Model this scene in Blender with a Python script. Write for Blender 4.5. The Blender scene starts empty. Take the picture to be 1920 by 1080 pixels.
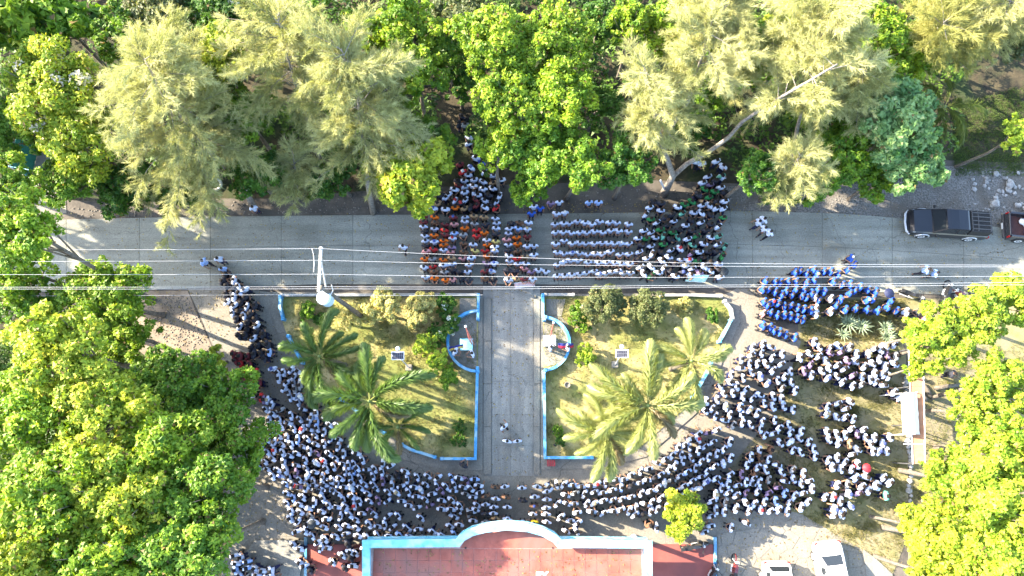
import bpy, bmesh, math, random
import numpy as np
from mathutils import Vector, Matrix

random.seed(7)
RNG = np.random.default_rng(11)
scene = bpy.context.scene
COL = scene.collection
R = math.radians

# ------------------------------------------------------------------ camera, sky, sun, exposure
CAM_H = 46.0
TILT = R(12.0)
FOC = 1321.0                       # focal length in pixels of a 1920 wide picture
cam_data = bpy.data.cameras.new("camera")
cam_data.sensor_width = 36.0
cam_data.lens = 36.0 * FOC / 1920.0
cam_data.clip_end = 2000.0
cam = bpy.data.objects.new("camera", cam_data)
cam.location = (0, 0, CAM_H)
cam.rotation_euler = (TILT, 0, 0)
COL.objects.link(cam)
scene.camera = cam

SUN_EL = R(28.0)
SUN_DIR = Vector((-0.944 * math.cos(SUN_EL), 0.33 * math.cos(SUN_EL), math.sin(SUN_EL))).normalized()   # towards the sun
world = bpy.data.worlds.new("World")
scene.world = world
world.use_nodes = True
wn = world.node_tree
wn.nodes.clear()
sky = wn.nodes.new("ShaderNodeTexSky")
sky.sky_type = 'NISHITA'
sky.sun_disc = False
sky.sun_elevation = SUN_EL
sky.sun_rotation = math.atan2(SUN_DIR.x, SUN_DIR.y)
sky.air_density = 1.0
sky.dust_density = 1.5
bg = wn.nodes.new("ShaderNodeBackground")
bg.inputs[1].default_value = 0.15
out = wn.nodes.new("ShaderNodeOutputWorld")
wn.links.new(sky.outputs[0], bg.inputs[0])
wn.links.new(bg.outputs[0], out.inputs[0])

sun_data = bpy.data.lights.new("sun", 'SUN')
sun_data.energy = 4.2
sun_data.angle = R(0.53)
sun_data.color = (1.0, 0.87, 0.68)
sun = bpy.data.objects.new("sun", sun_data)
sun.rotation_euler = SUN_DIR.to_track_quat('Z', 'Y').to_euler()
COL.objects.link(sun)

vs = scene.view_settings
vs.view_transform = 'Standard'
vs.look = 'None'
vs.exposure = 2.84
vs.gamma = 1.0
vs.use_curve_mapping = False
scene.cycles.use_denoising = True
scene.cycles.max_bounces = 6
scene.cycles.diffuse_bounces = 3
scene.cycles.glossy_bounces = 2
scene.cycles.transmission_bounces = 3
scene.cycles.transparent_max_bounces = 4

# ------------------------------------------------------------------ helpers
ST, CT = math.sin(TILT), math.cos(TILT)


def G(px, py, z=0.0):
    """World point at height z that stands at photo pixel (px, py) of the 1920x1080 picture."""
    a = (px - 960.0) / FOC
    b = (540.0 - py) / FOC
    d = Vector((a, ST + b * CT, -CT + b * ST))
    return Vector((0, 0, CAM_H)) + d * ((z - CAM_H) / d.z)


def tag(o, label=None, cat=None, group=None, kind=None):
    if label: o["label"] = label
    if cat: o["category"] = cat
    if group: o["group"] = group
    if kind: o["kind"] = kind
    return o


def empty(name, loc, rz=0.0, label=None, cat=None, group=None):
    o = bpy.data.objects.new(name, None)
    o.location = loc
    o.rotation_euler = (0, 0, rz)
    o.empty_display_size = 0.3
    COL.objects.link(o)
    return tag(o, label, cat, group)


def mobj(name, me, mat=None, parent=None, loc=None, rot=None, **kw):
    o = bpy.data.objects.new(name, me)
    if mat is not None and len(me.materials) == 0:
        me.materials.append(mat)
    COL.objects.link(o)
    if parent is not None: o.parent = parent
    if loc is not None: o.location = loc
    if rot is not None: o.rotation_euler = rot
    return tag(o, **kw)


def np_mesh(name, V, F, tint=None, smooth=False):
    V = np.asarray(V, dtype=np.float32)
    F = np.asarray(F, dtype=np.int32)
    k = F.shape[1]
    me = bpy.data.meshes.new(name)
    me.vertices.add(len(V))
    me.vertices.foreach_set("co", V.ravel())
    me.loops.add(F.size)
    me.loops.foreach_set("vertex_index", F.ravel())
    me.polygons.add(len(F))
    me.polygons.foreach_set("loop_start", np.arange(len(F), dtype=np.int32) * k)
    if smooth:
        me.polygons.foreach_set("use_smooth", np.ones(len(F), dtype=bool))
    me.update(calc_edges=True)
    if tint is not None:
        at = me.attributes.new("tint", 'FLOAT_COLOR', 'POINT')
        c = np.ones((len(V), 4), dtype=np.float32)
        c[:, :3] = tint
        at.data.foreach_set("color", c.ravel())
    return me


class MB:
    """Collects boxes, tubes, prisms; build() links them as one mesh object."""
    def __init__(s):
        s.v, s.f = [], []

    def add(s, vs_, fs_):
        n = len(s.v)
        s.v += [tuple(v) for v in vs_]
        s.f += [tuple(i + n for i in f) for f in fs_]
        return s

    def box(s, c, size, rz=0.0, bev=0.0, rot=None):
        x, y, z = (d / 2 for d in size)
        b = min(bev, x * .9, y * .9, z * .9)
        vs_, fs_ = [], []
        if b <= 0:
            vs_ = [(i * x, j * y, k * z) for k in (-1, 1) for (i, j) in ((-1, -1), (1, -1), (1, 1), (-1, 1))]
            fs_ = [(3, 2, 1, 0), (4, 5, 6, 7), (0, 1, 5, 4), (1, 2, 6, 5), (2, 3, 7, 6), (3, 0, 4, 7)]
        else:
            def ring(xx, yy, zz, bb):
                return [(-xx + bb, -yy, zz), (xx - bb, -yy, zz), (xx, -yy + bb, zz), (xx, yy - bb, zz),
                        (xx - bb, yy, zz), (-xx + bb, yy, zz), (-xx, yy - bb, zz), (-xx, -yy + bb, zz)]
            rings = [ring(x - b, y - b, -z, b * .5), ring(x, y, -z + b, b), ring(x, y, z - b, b), ring(x - b, y - b, z, b * .5)]
            for r in rings: vs_ += r
            for k in range(3):
                for i in range(8):
                    j = (i + 1) % 8
                    fs_.append((k * 8 + i, k * 8 + j, k * 8 + 8 + j, k * 8 + 8 + i))
            fs_.append(tuple(range(7, -1, -1)))
            fs_.append(tuple(range(24, 32)))
        m = rot if rot is not None else Matrix.Rotation(rz, 3, 'Z')
        c = Vector(c)
        return s.add([c + m @ Vector(v) for v in vs_], fs_)

    def tube(s, pts, rad, sides=8, cap=True):
        pts = [Vector(p) for p in pts]
        if not isinstance(rad, (list, tuple)): rad = [rad] * len(pts)
        n = len(pts)
        vs_, fs_ = [], []
        ref = None
        for i, p in enumerate(pts):
            t = (pts[min(i + 1, n - 1)] - pts[max(i - 1, 0)]).normalized()
            if ref is None:
                ref = t.orthogonal().normalized()
            else:
                ref = (ref - t * ref.dot(t))
                ref = ref.normalized() if ref.length > 1e-5 else t.orthogonal().normalized()
            b = t.cross(ref)
            for k in range(sides):
                a = 2 * math.pi * k / sides
                vs_.append(p + (ref * math.cos(a) + b * math.sin(a)) * rad[i])
        for i in range(n - 1):
            for k in range(sides):
                k2 = (k + 1) % sides
                fs_.append((i * sides + k, i * sides + k2, (i + 1) * sides + k2, (i + 1) * sides + k))
        if cap:
            fs_.append(tuple(range(sides - 1, -1, -1)))
            fs_.append(tuple((n - 1) * sides + k for k in range(sides)))
        return s.add(vs_, fs_)

    def lathe(s, prof, c=(0, 0, 0), sides=16, axis='Z'):
        vs_, fs_ = [], []
        c = Vector(c)
        for (r, z) in prof:
            for k in range(sides):
                a = 2 * math.pi * k / sides
                if axis == 'Z': p = Vector((r * math.cos(a), r * math.sin(a), z))
                elif axis == 'Y': p = Vector((r * math.cos(a), z, -r * math.sin(a)))
                else: p = Vector((z, r * math.cos(a), r * math.sin(a)))
                vs_.append(c + p)
        for i in range(len(prof) - 1):
            for k in range(sides):
                k2 = (k + 1) % sides
                fs_.append((i * sides + k, i * sides + k2, (i + 1) * sides + k2, (i + 1) * sides + k))
        fs_.append(tuple(range(sides - 1, -1, -1)))
        fs_.append(tuple((len(prof) - 1) * sides + k for k in range(sides)))
        return s.add(vs_, fs_)

    def loft(s, rings):
        n = len(rings[0])
        vs_ = [v for r in rings for v in r]
        fs_ = []
        for i in range(len(rings) - 1):
            for k in range(n):
                k2 = (k + 1) % n
                fs_.append((i * n + k, i * n + k2, (i + 1) * n + k2, (i + 1) * n + k))
        fs_.append(tuple(range(n - 1, -1, -1)))
        fs_.append(tuple((len(rings) - 1) * n + k for k in range(n)))
        return s.add(vs_, fs_)

    def prism(s, poly, z0, z1):
        """poly: list of (x, y) going round; solid between z0 and z1"""
        n = len(poly)
        ar = sum(poly[i][0] * poly[(i + 1) % n][1] - poly[(i + 1) % n][0] * poly[i][1] for i in range(n))
        if ar < 0: poly = poly[::-1]
        vs_ = [(p[0], p[1], z0) for p in poly] + [(p[0], p[1], z1) for p in poly]
        fs_ = [tuple(range(n - 1, -1, -1)), tuple(range(n, 2 * n))]
        fs_ += [(i, (i + 1) % n, n + (i + 1) % n, n + i) for i in range(n)]
        return s.add(vs_, fs_)

    def mesh(s, name, mat=None, smooth=False):
        me = bpy.data.meshes.new(name)
        me.from_pydata(s.v, [], s.f)
        me.update()
        if any(len(f) > 5 for f in s.f):
            bm = bmesh.new(); bm.from_mesh(me)
            bmesh.ops.triangulate(bm, faces=[f for f in bm.faces if len(f.verts) > 4])
            bmesh.ops.recalc_face_normals(bm, faces=bm.faces[:])
            bm.to_mesh(me); bm.free()
        if smooth:
            me.polygons.foreach_set("use_smooth", np.ones(len(me.polygons), dtype=bool))
        if mat is not None: me.materials.append(mat)
        return me

    def build(s, name, mat, parent=None, smooth=False, **kw):
        return mobj(name, s.mesh(name, mat, smooth), None, parent, **kw)


# ------------------------------------------------------------------ materials
MATS = {}


def nd(nt, kind, **kw):
    n = nt.nodes.new(kind)
    for k, v in kw.items(): setattr(n, k, v)
    return n


def M(name, c1, c2=None, scale=3.0, rough=0.8, bump=0.0, detail=6.0, metal=0.0, spec=0.3, c3=None, scale3=0.3, contrast=(0.35, 0.65), bscale=None):
    if name in MATS: return MATS[name]
    m = bpy.data.materials.new(name)
    m.use_nodes = True
    nt = m.node_tree
    b = nt.nodes["Principled BSDF"]
    b.inputs["Roughness"].default_value = rough
    b.inputs["Metallic"].default_value = metal
    b.inputs["Specular IOR Level"].default_value = spec
    if c2 is None and not bump:
        b.inputs["Base Color"].default_value = (*c1, 1)
    else:
        geo = nd(nt, "ShaderNodeNewGeometry")
        no = nd(nt, "ShaderNodeTexNoise")
        no.inputs["Scale"].default_value = scale
        no.inputs["Detail"].default_value = detail
        no.inputs["Roughness"].default_value = 0.62
        nt.links.new(geo.outputs["Position"], no.inputs["Vector"])
        rp = nd(nt, "ShaderNodeValToRGB")
        rp.color_ramp.elements[0].position = contrast[0]
        rp.color_ramp.elements[1].position = contrast[1]
        rp.color_ramp.elements[0].color = (*c1, 1)
        rp.color_ramp.elements[1].color = (*(c2 or c1), 1)
        nt.links.new(no.outputs["Fac"], rp.inputs["Fac"])
        last = rp.outputs["Color"]
        if c3 is not None:
            n3 = nd(nt, "ShaderNodeTexNoise")
            n3.inputs["Scale"].default_value = scale3
            n3.inputs["Detail"].default_value = 5.0
            n3.inputs["Distortion"].default_value = 0.6
            nt.links.new(geo.outputs["Position"], n3.inputs["Vector"])
            r3 = nd(nt, "ShaderNodeValToRGB")
            r3.color_ramp.elements[0].position = 0.45
            r3.color_ramp.elements[1].position = 0.62
            nt.links.new(n3.outputs["Fac"], r3.inputs["Fac"])
            mx = nd(nt, "ShaderNodeMixRGB")
            nt.links.new(r3.outputs["Color"], mx.inputs["Fac"])
            nt.links.new(last, mx.inputs["Color1"])
            mx.inputs["Color2"].default_value = (*c3, 1)
            last = mx.outputs["Color"]
        nt.links.new(last, b.inputs["Base Color"])
        if bump:
            nb = nd(nt, "ShaderNodeTexNoise")
            nb.inputs["Scale"].default_value = bscale or scale * 6
            nb.inputs["Detail"].default_value = 4.0
            nt.links.new(geo.outputs["Position"], nb.inputs["Vector"])
            bu = nd(nt, "ShaderNodeBump")
            bu.inputs["Strength"].default_value = bump
            bu.inputs["Distance"].default_value = 0.05
            nt.links.new(nb.outputs["Fac"], bu.inputs["Height"])
            nt.links.new(bu.outputs["Normal"], b.inputs["Normal"])
    MATS[name] = m
    return m


def concrete(name, base, dark, stain, crack=0.5, streak=None):
    """Weathered concrete: broad stains, fine mottling and a few wandering cracks."""
    m = M(name, dark, base, scale=1.3, rough=0.9, bump=0.25, c3=stain, scale3=0.22, contrast=(0.25, 0.7))
    nt = m.node_tree
    b = nt.nodes["Principled BSDF"]
    col = b.inputs["Base Color"].links[0].from_socket
    geo = nd(nt, "ShaderNodeNewGeometry")
    # fine speckle
    sp = nd(nt, "ShaderNodeTexNoise"); sp.inputs["Scale"].default_value = 14.0; sp.inputs["Detail"].default_value = 8.0
    nt.links.new(geo.outputs["Position"], sp.inputs["Vector"])
    rp = nd(nt, "ShaderNodeValToRGB")
    rp.color_ramp.elements[0].position = 0.3; rp.color_ramp.elements[0].color = (0.72, 0.72, 0.72, 1)
    rp.color_ramp.elements[1].position = 0.7; rp.color_ramp.elements[1].color = (1.12, 1.12, 1.12, 1)
    nt.links.new(sp.outputs["Fac"], rp.inputs["Fac"])
    mu = nd(nt, "ShaderNodeMixRGB", blend_type='MULTIPLY'); mu.inputs["Fac"].default_value = 1.0
    nt.links.new(col, mu.inputs["Color1"]); nt.links.new(rp.outputs["Color"], mu.inputs["Color2"])
    if streak:                                   # worn wheel tracks and long drips along the way of travel
        vm = nd(nt, "ShaderNodeVectorMath", operation='MULTIPLY'); vm.inputs[1].default_value = streak
        nt.links.new(geo.outputs["Position"], vm.inputs[0])
        sn = nd(nt, "ShaderNodeTexNoise"); sn.inputs["Scale"].default_value = 1.0; sn.inputs["Detail"].default_value = 6.0
        nt.links.new(vm.outputs[0], sn.inputs["Vector"])
        sr = nd(nt, "ShaderNodeValToRGB")
        sr.color_ramp.elements[0].position = 0.36; sr.color_ramp.elements[0].color = (0.80, 0.79, 0.77, 1)
        sr.color_ramp.elements[1].position = 0.62; sr.color_ramp.elements[1].color = (1.05, 1.05, 1.05, 1)
        nt.links.new(sn.outputs["Fac"], sr.inputs["Fac"])
        m3 = nd(nt, "ShaderNodeMixRGB", blend_type='MULTIPLY'); m3.inputs["Fac"].default_value = 1.0
        nt.links.new(mu.outputs[0], m3.inputs["Color1"]); nt.links.new(sr.outputs["Color"], m3.inputs["Color2"])
        mu = m3
    # cracks: edges of big warped cells, kept only in some places
    wv = nd(nt, "ShaderNodeTexNoise"); wv.inputs["Scale"].default_value = 0.9; wv.inputs["Detail"].default_value = 5.0
    nt.links.new(geo.outputs["Position"], wv.inputs["Vector"])
    ad = nd(nt, "ShaderNodeVectorMath", operation='MULTIPLY_ADD')
    nt.links.new(wv.outputs["Color"], ad.inputs[0]); ad.inputs[1].default_value = (1.6, 1.6, 0.0)
    nt.links.new(geo.outputs["Position"], ad.inputs[2])
    vo = nd(nt, "ShaderNodeTexVoronoi", feature='DISTANCE_TO_EDGE'); vo.inputs["Scale"].default_value = 0.16
    nt.links.new(ad.outputs[0], vo.inputs["Vector"])
    lt = nd(nt, "ShaderNodeMath", operation='LESS_THAN'); lt.inputs[1].default_value = 0.0026
    nt.links.new(vo.outputs["Distance"], lt.inputs[0])
    ml = nd(nt, "ShaderNodeMath", operation='MULTIPLY'); ml.inputs[1].default_value = crack
    nt.links.new(lt.outputs[0], ml.inputs[0])
    mx = nd(nt, "ShaderNodeMixRGB")
    nt.links.new(ml.outputs[0], mx.inputs["Fac"]); nt.links.new(mu.outputs[0], mx.inputs["Color1"])
    mx.inputs["Color2"].default_value = (0.05, 0.05, 0.045, 1)
    nt.links.new(mx.outputs[0], b.inputs["Base Color"])
    return m


def leaf_mat(name, trans=0.4, rough=0.55):
    m = bpy.data.materials.new(name); m.use_nodes = True
    nt = m.node_tree; nt.nodes.clear()
    at = nd(nt, "ShaderNodeAttribute", attribute_name="tint")
    p = nd(nt, "ShaderNodeBsdfPrincipled"); p.inputs["Roughness"].default_value = rough
    p.inputs["Specular IOR Level"].default_value = 0.35
    t = nd(nt, "ShaderNodeBsdfTranslucent")
    hs = nd(nt, "ShaderNodeMixRGB", blend_type='MULTIPLY'); hs.inputs["Fac"].default_value = 1.0
    hs.inputs["Color2"].default_value = (1.15, 1.2, 0.55, 1)
    mx = nd(nt, "ShaderNodeMixShader"); mx.inputs["Fac"].default_value = trans
    o = nd(nt, "ShaderNodeOutputMaterial")
    nt.links.new(at.outputs["Color"], p.inputs["Base Color"])
    nt.links.new(at.outputs["Color"], hs.inputs["Color1"])
    nt.links.new(hs.outputs["Color"], t.inputs["Color"])
    nt.links.new(p.outputs[0], mx.inputs[1]); nt.links.new(t.outputs[0], mx.inputs[2])
    nt.links.new(mx.outputs[0], o.inputs[0])
    MATS[name] = m
    return m


def objcol_mat(name, rough=0.8, noise=0.25, attr=None):
    """Cloth whose colour is the object's own colour (or the 'tint' attribute in the crowd)."""
    m = bpy.data.materials.new(name); m.use_nodes = True
    nt = m.node_tree; b = nt.nodes["Principled BSDF"]
    b.inputs["Roughness"].default_value = rough
    b.inputs["Specular IOR Level"].default_value = 0.2
    if attr:
        src = nd(nt, "ShaderNodeAttribute", attribute_name=attr).outputs["Color"]
    else:
        src = nd(nt, "ShaderNodeObjectInfo").outputs["Color"]
    geo = nd(nt, "ShaderNodeNewGeometry")
    no = nd(nt, "ShaderNodeTexNoise"); no.inputs["Scale"].default_value = 9.0; no.inputs["Detail"].default_value = 2.0
    nt.links.new(geo.outputs["Position"], no.inputs["Vector"])
    rp = nd(nt, "ShaderNodeValToRGB")
    rp.color_ramp.elements[0].position = 0.3; rp.color_ramp.elements[0].color = (1 - noise,) * 3 + (1,)
    rp.color_ramp.elements[1].position = 0.7
    nt.links.new(no.outputs["Fac"], rp.inputs["Fac"])
    mu = nd(nt, "ShaderNodeMixRGB", blend_type='MULTIPLY'); mu.inputs["Fac"].default_value = 1.0
    nt.links.new(src, mu.inputs["Color1"]); nt.links.new(rp.outputs[0], mu.inputs["Color2"])
    nt.links.new(mu.outputs[0], b.inputs["Base Color"])
    MATS[name] = m
    return m


m_dirt = M("dirt", (0.055, 0.05, 0.043), (0.125, 0.108, 0.088), scale=0.9, rough=0.95, bump=0.5, c3=(0.085, 0.075, 0.062), scale3=0.15)
m_forest = M("forest_floor", (0.02, 0.018, 0.012), (0.07, 0.055, 0.03), scale=1.2, rough=0.95, bump=0.6, c3=(0.03, 0.045, 0.015), scale3=0.3)
m_sand = M("sandy_dirt", (0.15, 0.12, 0.09), (0.27, 0.22, 0.165), scale=0.8, rough=0.95, bump=0.4, c3=(0.17, 0.145, 0.115), scale3=0.35)
m_grass = M("dry_lawn", (0.19, 0.18, 0.05), (0.40, 0.32, 0.15), scale=0.9, rough=0.95, bump=0.4, c3=(0.15, 0.165, 0.045), scale3=0.25, bscale=14)
m_lawn2 = M("trodden_lawn", (0.13, 0.135, 0.045), (0.27, 0.225, 0.12), scale=0.7, rough=0.95, bump=0.4, c3=(0.19, 0.165, 0.105), scale3=0.2, bscale=14)
ROADS = [concrete("road_concrete_%d" % i, tuple(v * f for v in (0.285, 0.288, 0.242)), tuple(v * f for v in (0.236, 0.24, 0.203)), tuple(v * f for v in (0.205, 0.208, 0.175)), 0.4, (0.12, 1.7, 1.0)) for i, f in enumerate((0.95, 1.0, 1.06))]
m_road = concrete("road_concrete", (0.275, 0.285, 0.245), (0.232, 0.242, 0.21), (0.215, 0.225, 0.195), 0.35)
m_plaza = concrete("plaza_concrete", (0.245, 0.226, 0.186), (0.175, 0.163, 0.136), (0.195, 0.176, 0.14), 0.6)
m_drive = concrete("drive_concrete", (0.295, 0.287, 0.25), (0.205, 0.198, 0.172), (0.225, 0.217, 0.19), 0.3, (1.8, 0.13, 1.0))
m_stone = concrete("flagstone", (0.24, 0.222, 0.182), (0.18, 0.167, 0.138), (0.205, 0.182, 0.145), 0.0)
m_pebble = M("pebble", (0.10, 0.092, 0.08), (0.23, 0.21, 0.18), scale=4, rough=0.95)
m_gravel = M("gravel", (0.07, 0.065, 0.058), (0.24, 0.225, 0.20), scale=9, rough=0.95, bump=0.9, bscale=22, c3=(0.12, 0.105, 0.085), scale3=0.5)
m_joint = M("joint_dirt", (0.13, 0.128, 0.11), (0.22, 0.215, 0.19), scale=1.2, rough=0.95)
m_blue = M("blue_paint", (0.035, 0.20, 0.42), (0.09, 0.33, 0.56), scale=4.5, rough=0.7, c3=(0.24, 0.40, 0.48), scale3=1.6, bump=0.2)
m_sky_cap = M("pale_blue_paint", (0.11, 0.38, 0.50), (0.20, 0.50, 0.61), scale=2.6, rough=0.7, c3=(0.36, 0.52, 0.56), scale3=0.9, bump=0.2)
m_white = M("white_paint", (0.70, 0.70, 0.68), (0.78, 0.78, 0.76), scale=2.5, rough=0.6)
m_wall = M("pale_wall", (0.22, 0.22, 0.205), (0.34, 0.34, 0.32), scale=1.5, rough=0.8)
m_tile = M("red_tile", (0.23, 0.062, 0.042), (0.34, 0.10, 0.068), scale=1.6, rough=0.65, c3=(0.21, 0.095, 0.075), scale3=0.45, bump=0.15)
m_grout = M("pale_grout", (0.40, 0.22, 0.19), (0.55, 0.38, 0.35), scale=2.0, rough=0.9)
m_redfloor = M("red_floor", (0.24, 0.065, 0.05), (0.31, 0.09, 0.07), scale=0.8, rough=0.5, c3=(0.2, 0.06, 0.05), scale3=0.5)
m_bark = M("bark", (0.08, 0.068, 0.055), (0.18, 0.155, 0.125), scale=7, rough=0.95, bump=0.6)
m_palebark = M("pale_bark", (0.15, 0.13, 0.11), (0.32, 0.29, 0.25), scale=7, rough=0.95, bump=0.6)
m_darkmetal = M("dark_metal", (0.05, 0.05, 0.052), (0.09, 0.09, 0.09), scale=6, rough=0.5)
m_darkbark = M("dark_bark", (0.06, 0.05, 0.04), (0.14, 0.115, 0.09), scale=7, rough=0.95, bump=0.6)
m_metal = M("galvanised_metal", (0.62, 0.63, 0.64), (0.72, 0.73, 0.74), scale=5, rough=0.4, metal=0.3)
m_wire = M("aluminium_wire", (0.5, 0.5, 0.5), rough=0.45, metal=0.0)
m_black = M("black_rubber", (0.018, 0.018, 0.018), (0.03, 0.03, 0.03), scale=12, rough=0.75)
m_glass = M("dark_glass", (0.02, 0.024, 0.028), rough=0.06, spec=0.6)
m_skin = M("skin", (0.22, 0.12, 0.075), (0.27, 0.15, 0.095), scale=6, rough=0.6)
m_hair = M("black_hair", (0.010, 0.009, 0.009), (0.022, 0.019, 0.017), scale=25, rough=0.45)
m_shoe = M("dark_shoe", (0.02, 0.02, 0.022), (0.05, 0.05, 0.05), scale=8, rough=0.5)
m_cloth = objcol_mat("cloth", 0.85)
m_crowd = objcol_mat("crowd_cloth", 0.8, attr="tint")
m_leaf = leaf_mat("leaves", 0.32)
m_needle = leaf_mat("needles", 0.30, 0.7)
m_frond = leaf_mat("palm_leaflets", 0.35, 0.4)
# ================================================================== the setting
def slab(name, pts, z0, z1, mat, parent=None, zref=0.0, **kw):
    mb = MB()
    mb.prism([(p.x, p.y) for p in (G(x, y, zref) for x, y in pts)], z0, z1)
    return mb.build(name, mat, parent, **kw)


def interp(P, x):
    for (x0, y0), (x1, y1) in zip(P, P[1:]):
        if x <= x1: return y0 + (y1 - y0) * (x - x0) / (x1 - x0)
    return P[-1][1]


mb = MB(); mb.prism([(-400, -400), (400, -400), (400, 400), (-400, 400)], -1.0, 0.0)
mb.build("ground", m_dirt, kind="structure")
slab("forest_floor", [(-900, 395), (40, 372), (500, 372), (760, 352), (1230, 338), (1400, 345), (1640, 335), (1760, 300), (2700, 330), (2700, -1500), (-900, -1500)],
     -0.5, 0.006, m_forest, kind="structure")
slab("grove_floor", [(-900, 600), (120, 600), (250, 640), (420, 720), (440, 900), (400, 1600), (-900, 1600)], -0.5, 0.008, m_forest, kind="structure")
slab("grassy_ground", [(1712, 640), (2600, 560), (2600, 1600), (1690, 1600)], -0.5, 0.01, m_lawn2, kind="structure")
slab("gravel_verge", [(1360, 350), (1640, 345), (1750, 310), (1920, 320), (2300, 360), (2300, 480), (1920, 435), (1690, 412), (1580, 404), (1370, 398)], -0.5, 0.012, m_gravel, kind="structure")
slab("sandy_ground", [(255, 545), (352, 545), (370, 590), (396, 648), (410, 720), (300, 690), (240, 640)], -0.5, 0.010, m_sand, kind="structure")
slab("shaded_verge", [(420, 536), (905, 532), (905, 552), (520, 550)], -0.5, 0.046, m_dirt, kind="structure")
slab("shaded_verge", [(1014, 532), (1390, 536), (1360, 552), (1014, 552)], -0.5, 0.046, m_dirt, kind="structure")
slab("dirt_strip", [(1490, 556), (1920, 562), (1920, 640), (1700, 648), (1500, 640)], -0.5, 0.016, m_lawn2, kind="structure")

# road: concrete panels with open joints on a dark bed
NE = [(-500, 426), (80, 413), (350, 407), (640, 404), (900, 402), (1210, 399), (1370, 395), (1580, 401), (1690, 410), (1860, 425), (1920, 432), (2500, 495)]
SE = [(-500, 556), (200, 545), (400, 540), (600, 533), (1000, 533), (1420, 540), (1700, 550), (1920, 558), (2500, 610)]
xs = list(range(-480, 2481, 40))
slab("road", [(x, interp(NE, x) + 2) for x in xs] + [(x, interp(SE, x) - 2) for x in xs[::-1]], -0.4, 0.02, m_joint, kind="structure")
road = bpy.data.objects["road"]
st = [-440, -290, -150, -10, 125, 262, 395, 528, 662, 796, 930, 1047, 1164, 1287, 1410, 1541, 1672, 1806, 1945, 2090, 2250]
for i, (a, b) in enumerate(zip(st, st[1:])):
    for lane in (0, 1):
        top, bot = [], []
        for k in range(5):
            x = a + 0.4 + (b - a - 0.8) * k / 4
            n, s = interp(NE, x), interp(SE, x)
            mid = n + (s - n) * 0.44
            top.append((x, n if lane == 0 else mid + 0.3))
            bot.append((x, mid - 0.3 if lane == 0 else s))
        dz = random.uniform(-0.003, 0.003)
        slab("concrete_slab", top + bot[::-1], -0.3, 0.058 + dz, ROADS[random.randrange(3)], road)

# plaza round the gardens
slab("plaza", [(352, 541), (560, 536), (905, 552), (1012, 552), (1345, 540), (1440, 542), (1428, 600), (1502, 640), (1455, 770), (1402, 835), (1345, 905), (1420, 950),
               (1500, 962), (1640, 1045), (1700, 1120), (1700, 1300), (380, 1300), (405, 980), (445, 800), (412, 700), (400, 650), (375, 590)],
     -0.4, 0.040, m_plaza, kind="structure")
slab("lawn", [(1502, 640), (1690, 640), (1698, 660), (1704, 1000), (1672, 1080), (1640, 1045), (1500, 962), (1420, 950), (1345, 905), (1402, 835), (1455, 770)],
     -0.4, 0.030, m_lawn2, kind="structure")

# entrance drive between the gardens: two columns of slabs
dr = slab("driveway", [(906, 536), (1013, 536), (1013, 892), (906, 892)], -0.3, 0.048, m_joint, kind="structure")
ys = [536, 566, 640, 715, 778, 835, 892]
for a, b in zip(ys, ys[1:]):
    for x0, x1 in ((923, 956.6), (957.6, 999)):
        slab("concrete_slab", [(x0, a + .35), (x1, a + .35), (x1, b - .35), (x0, b - .35)], -0.2, 0.062 + random.uniform(-.003, .003), m_drive, dr)
for x0, x1 in ((907, 921), (1001, 1012)):
    for a, b in ((560, 640), (640, 720), (720, 800), (800, 890)):
        slab("kerb_stone", [(x0, a + .5), (x1, a + .5), (x1, b - .5), (x0, b - .5)], -0.2, 0.13, m_plaza, dr)

# pavement rim round both gardens
GL = [(524, 556), (897, 556), (894, 860), (832, 860), (772, 843), (702, 797), (640, 752), (572, 688), (537, 622), (523, 578)]
GR = [(1018, 556), (1345, 556), (1371, 578), (1373, 602), (1345, 655), (1330, 690), (1292, 758), (1200, 838), (1122, 858), (1022, 860)]
PL = [(512, 548), (905, 552), (905, 882), (822, 880), (758, 862), (688, 816), (624, 772), (556, 704), (522, 630), (508, 582)]
PR = [(1014, 552), (1352, 550), (1386, 572), (1388, 606), (1360, 662), (1346, 700), (1306, 774), (1212, 856), (1128, 878), (1014, 880)]
slab("pavement", PL, -0.3, 0.11, m_plaza, kind="structure")
slab("pavement", PR, -0.3, 0.11, m_plaza, kind="structure")
slab("garden_lawn", GL, -0.3, 0.16, m_grass, kind="structure")
slab("garden_lawn", GR, -0.3, 0.16, m_grass, kind="structure")


def arc_px(cx, cy, r, a0, a1, n=14):
    return [(cx + r * math.cos(R(a0 + (a1 - a0) * k / n)), cy - r * math.sin(R(a0 + (a1 - a0) * k / n))) for k in range(n + 1)]


AL = [(cx - 2, cy) for cx, cy in arc_px(896, 641, 56, 90, 270)]
AR = arc_px(1020, 636, 52, 90, -90)
slab("flag_court", AL, -0.2, 0.178, m_plaza, kind="structure")
slab("flag_court", AR, -0.2, 0.178, m_plaza, kind="structure")
slab("garden_step", [(862, 560), (893, 560), (893, 592), (862, 592)], -0.2, 0.20, m_stone, kind="structure")
slab("garden_step", [(1024, 562), (1060, 562), (1052, 594), (1024, 592)], -0.2, 0.20, m_stone, kind="structure")

# flagstones, crazy paving: cells clipped from scattered points
def clip(poly, p, q):
    mx, my = (p[0] + q[0]) / 2, (p[1] + q[1]) / 2
    nx, ny = q[0] - p[0], q[1] - p[1]
    outp = []
    for i in range(len(poly)):
        a, b = poly[i], poly[(i + 1) % len(poly)]
        da = (a[0] - mx) * nx + (a[1] - my) * ny
        db = (b[0] - mx) * nx + (b[1] - my) * ny
        if da <= 0: outp.append(a)
        if da * db < 0:
            t = da / (da - db)
            outp.append((a[0] + (b[0] - a[0]) * t, a[1] + (b[1] - a[1]) * t))
    return outp


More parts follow.
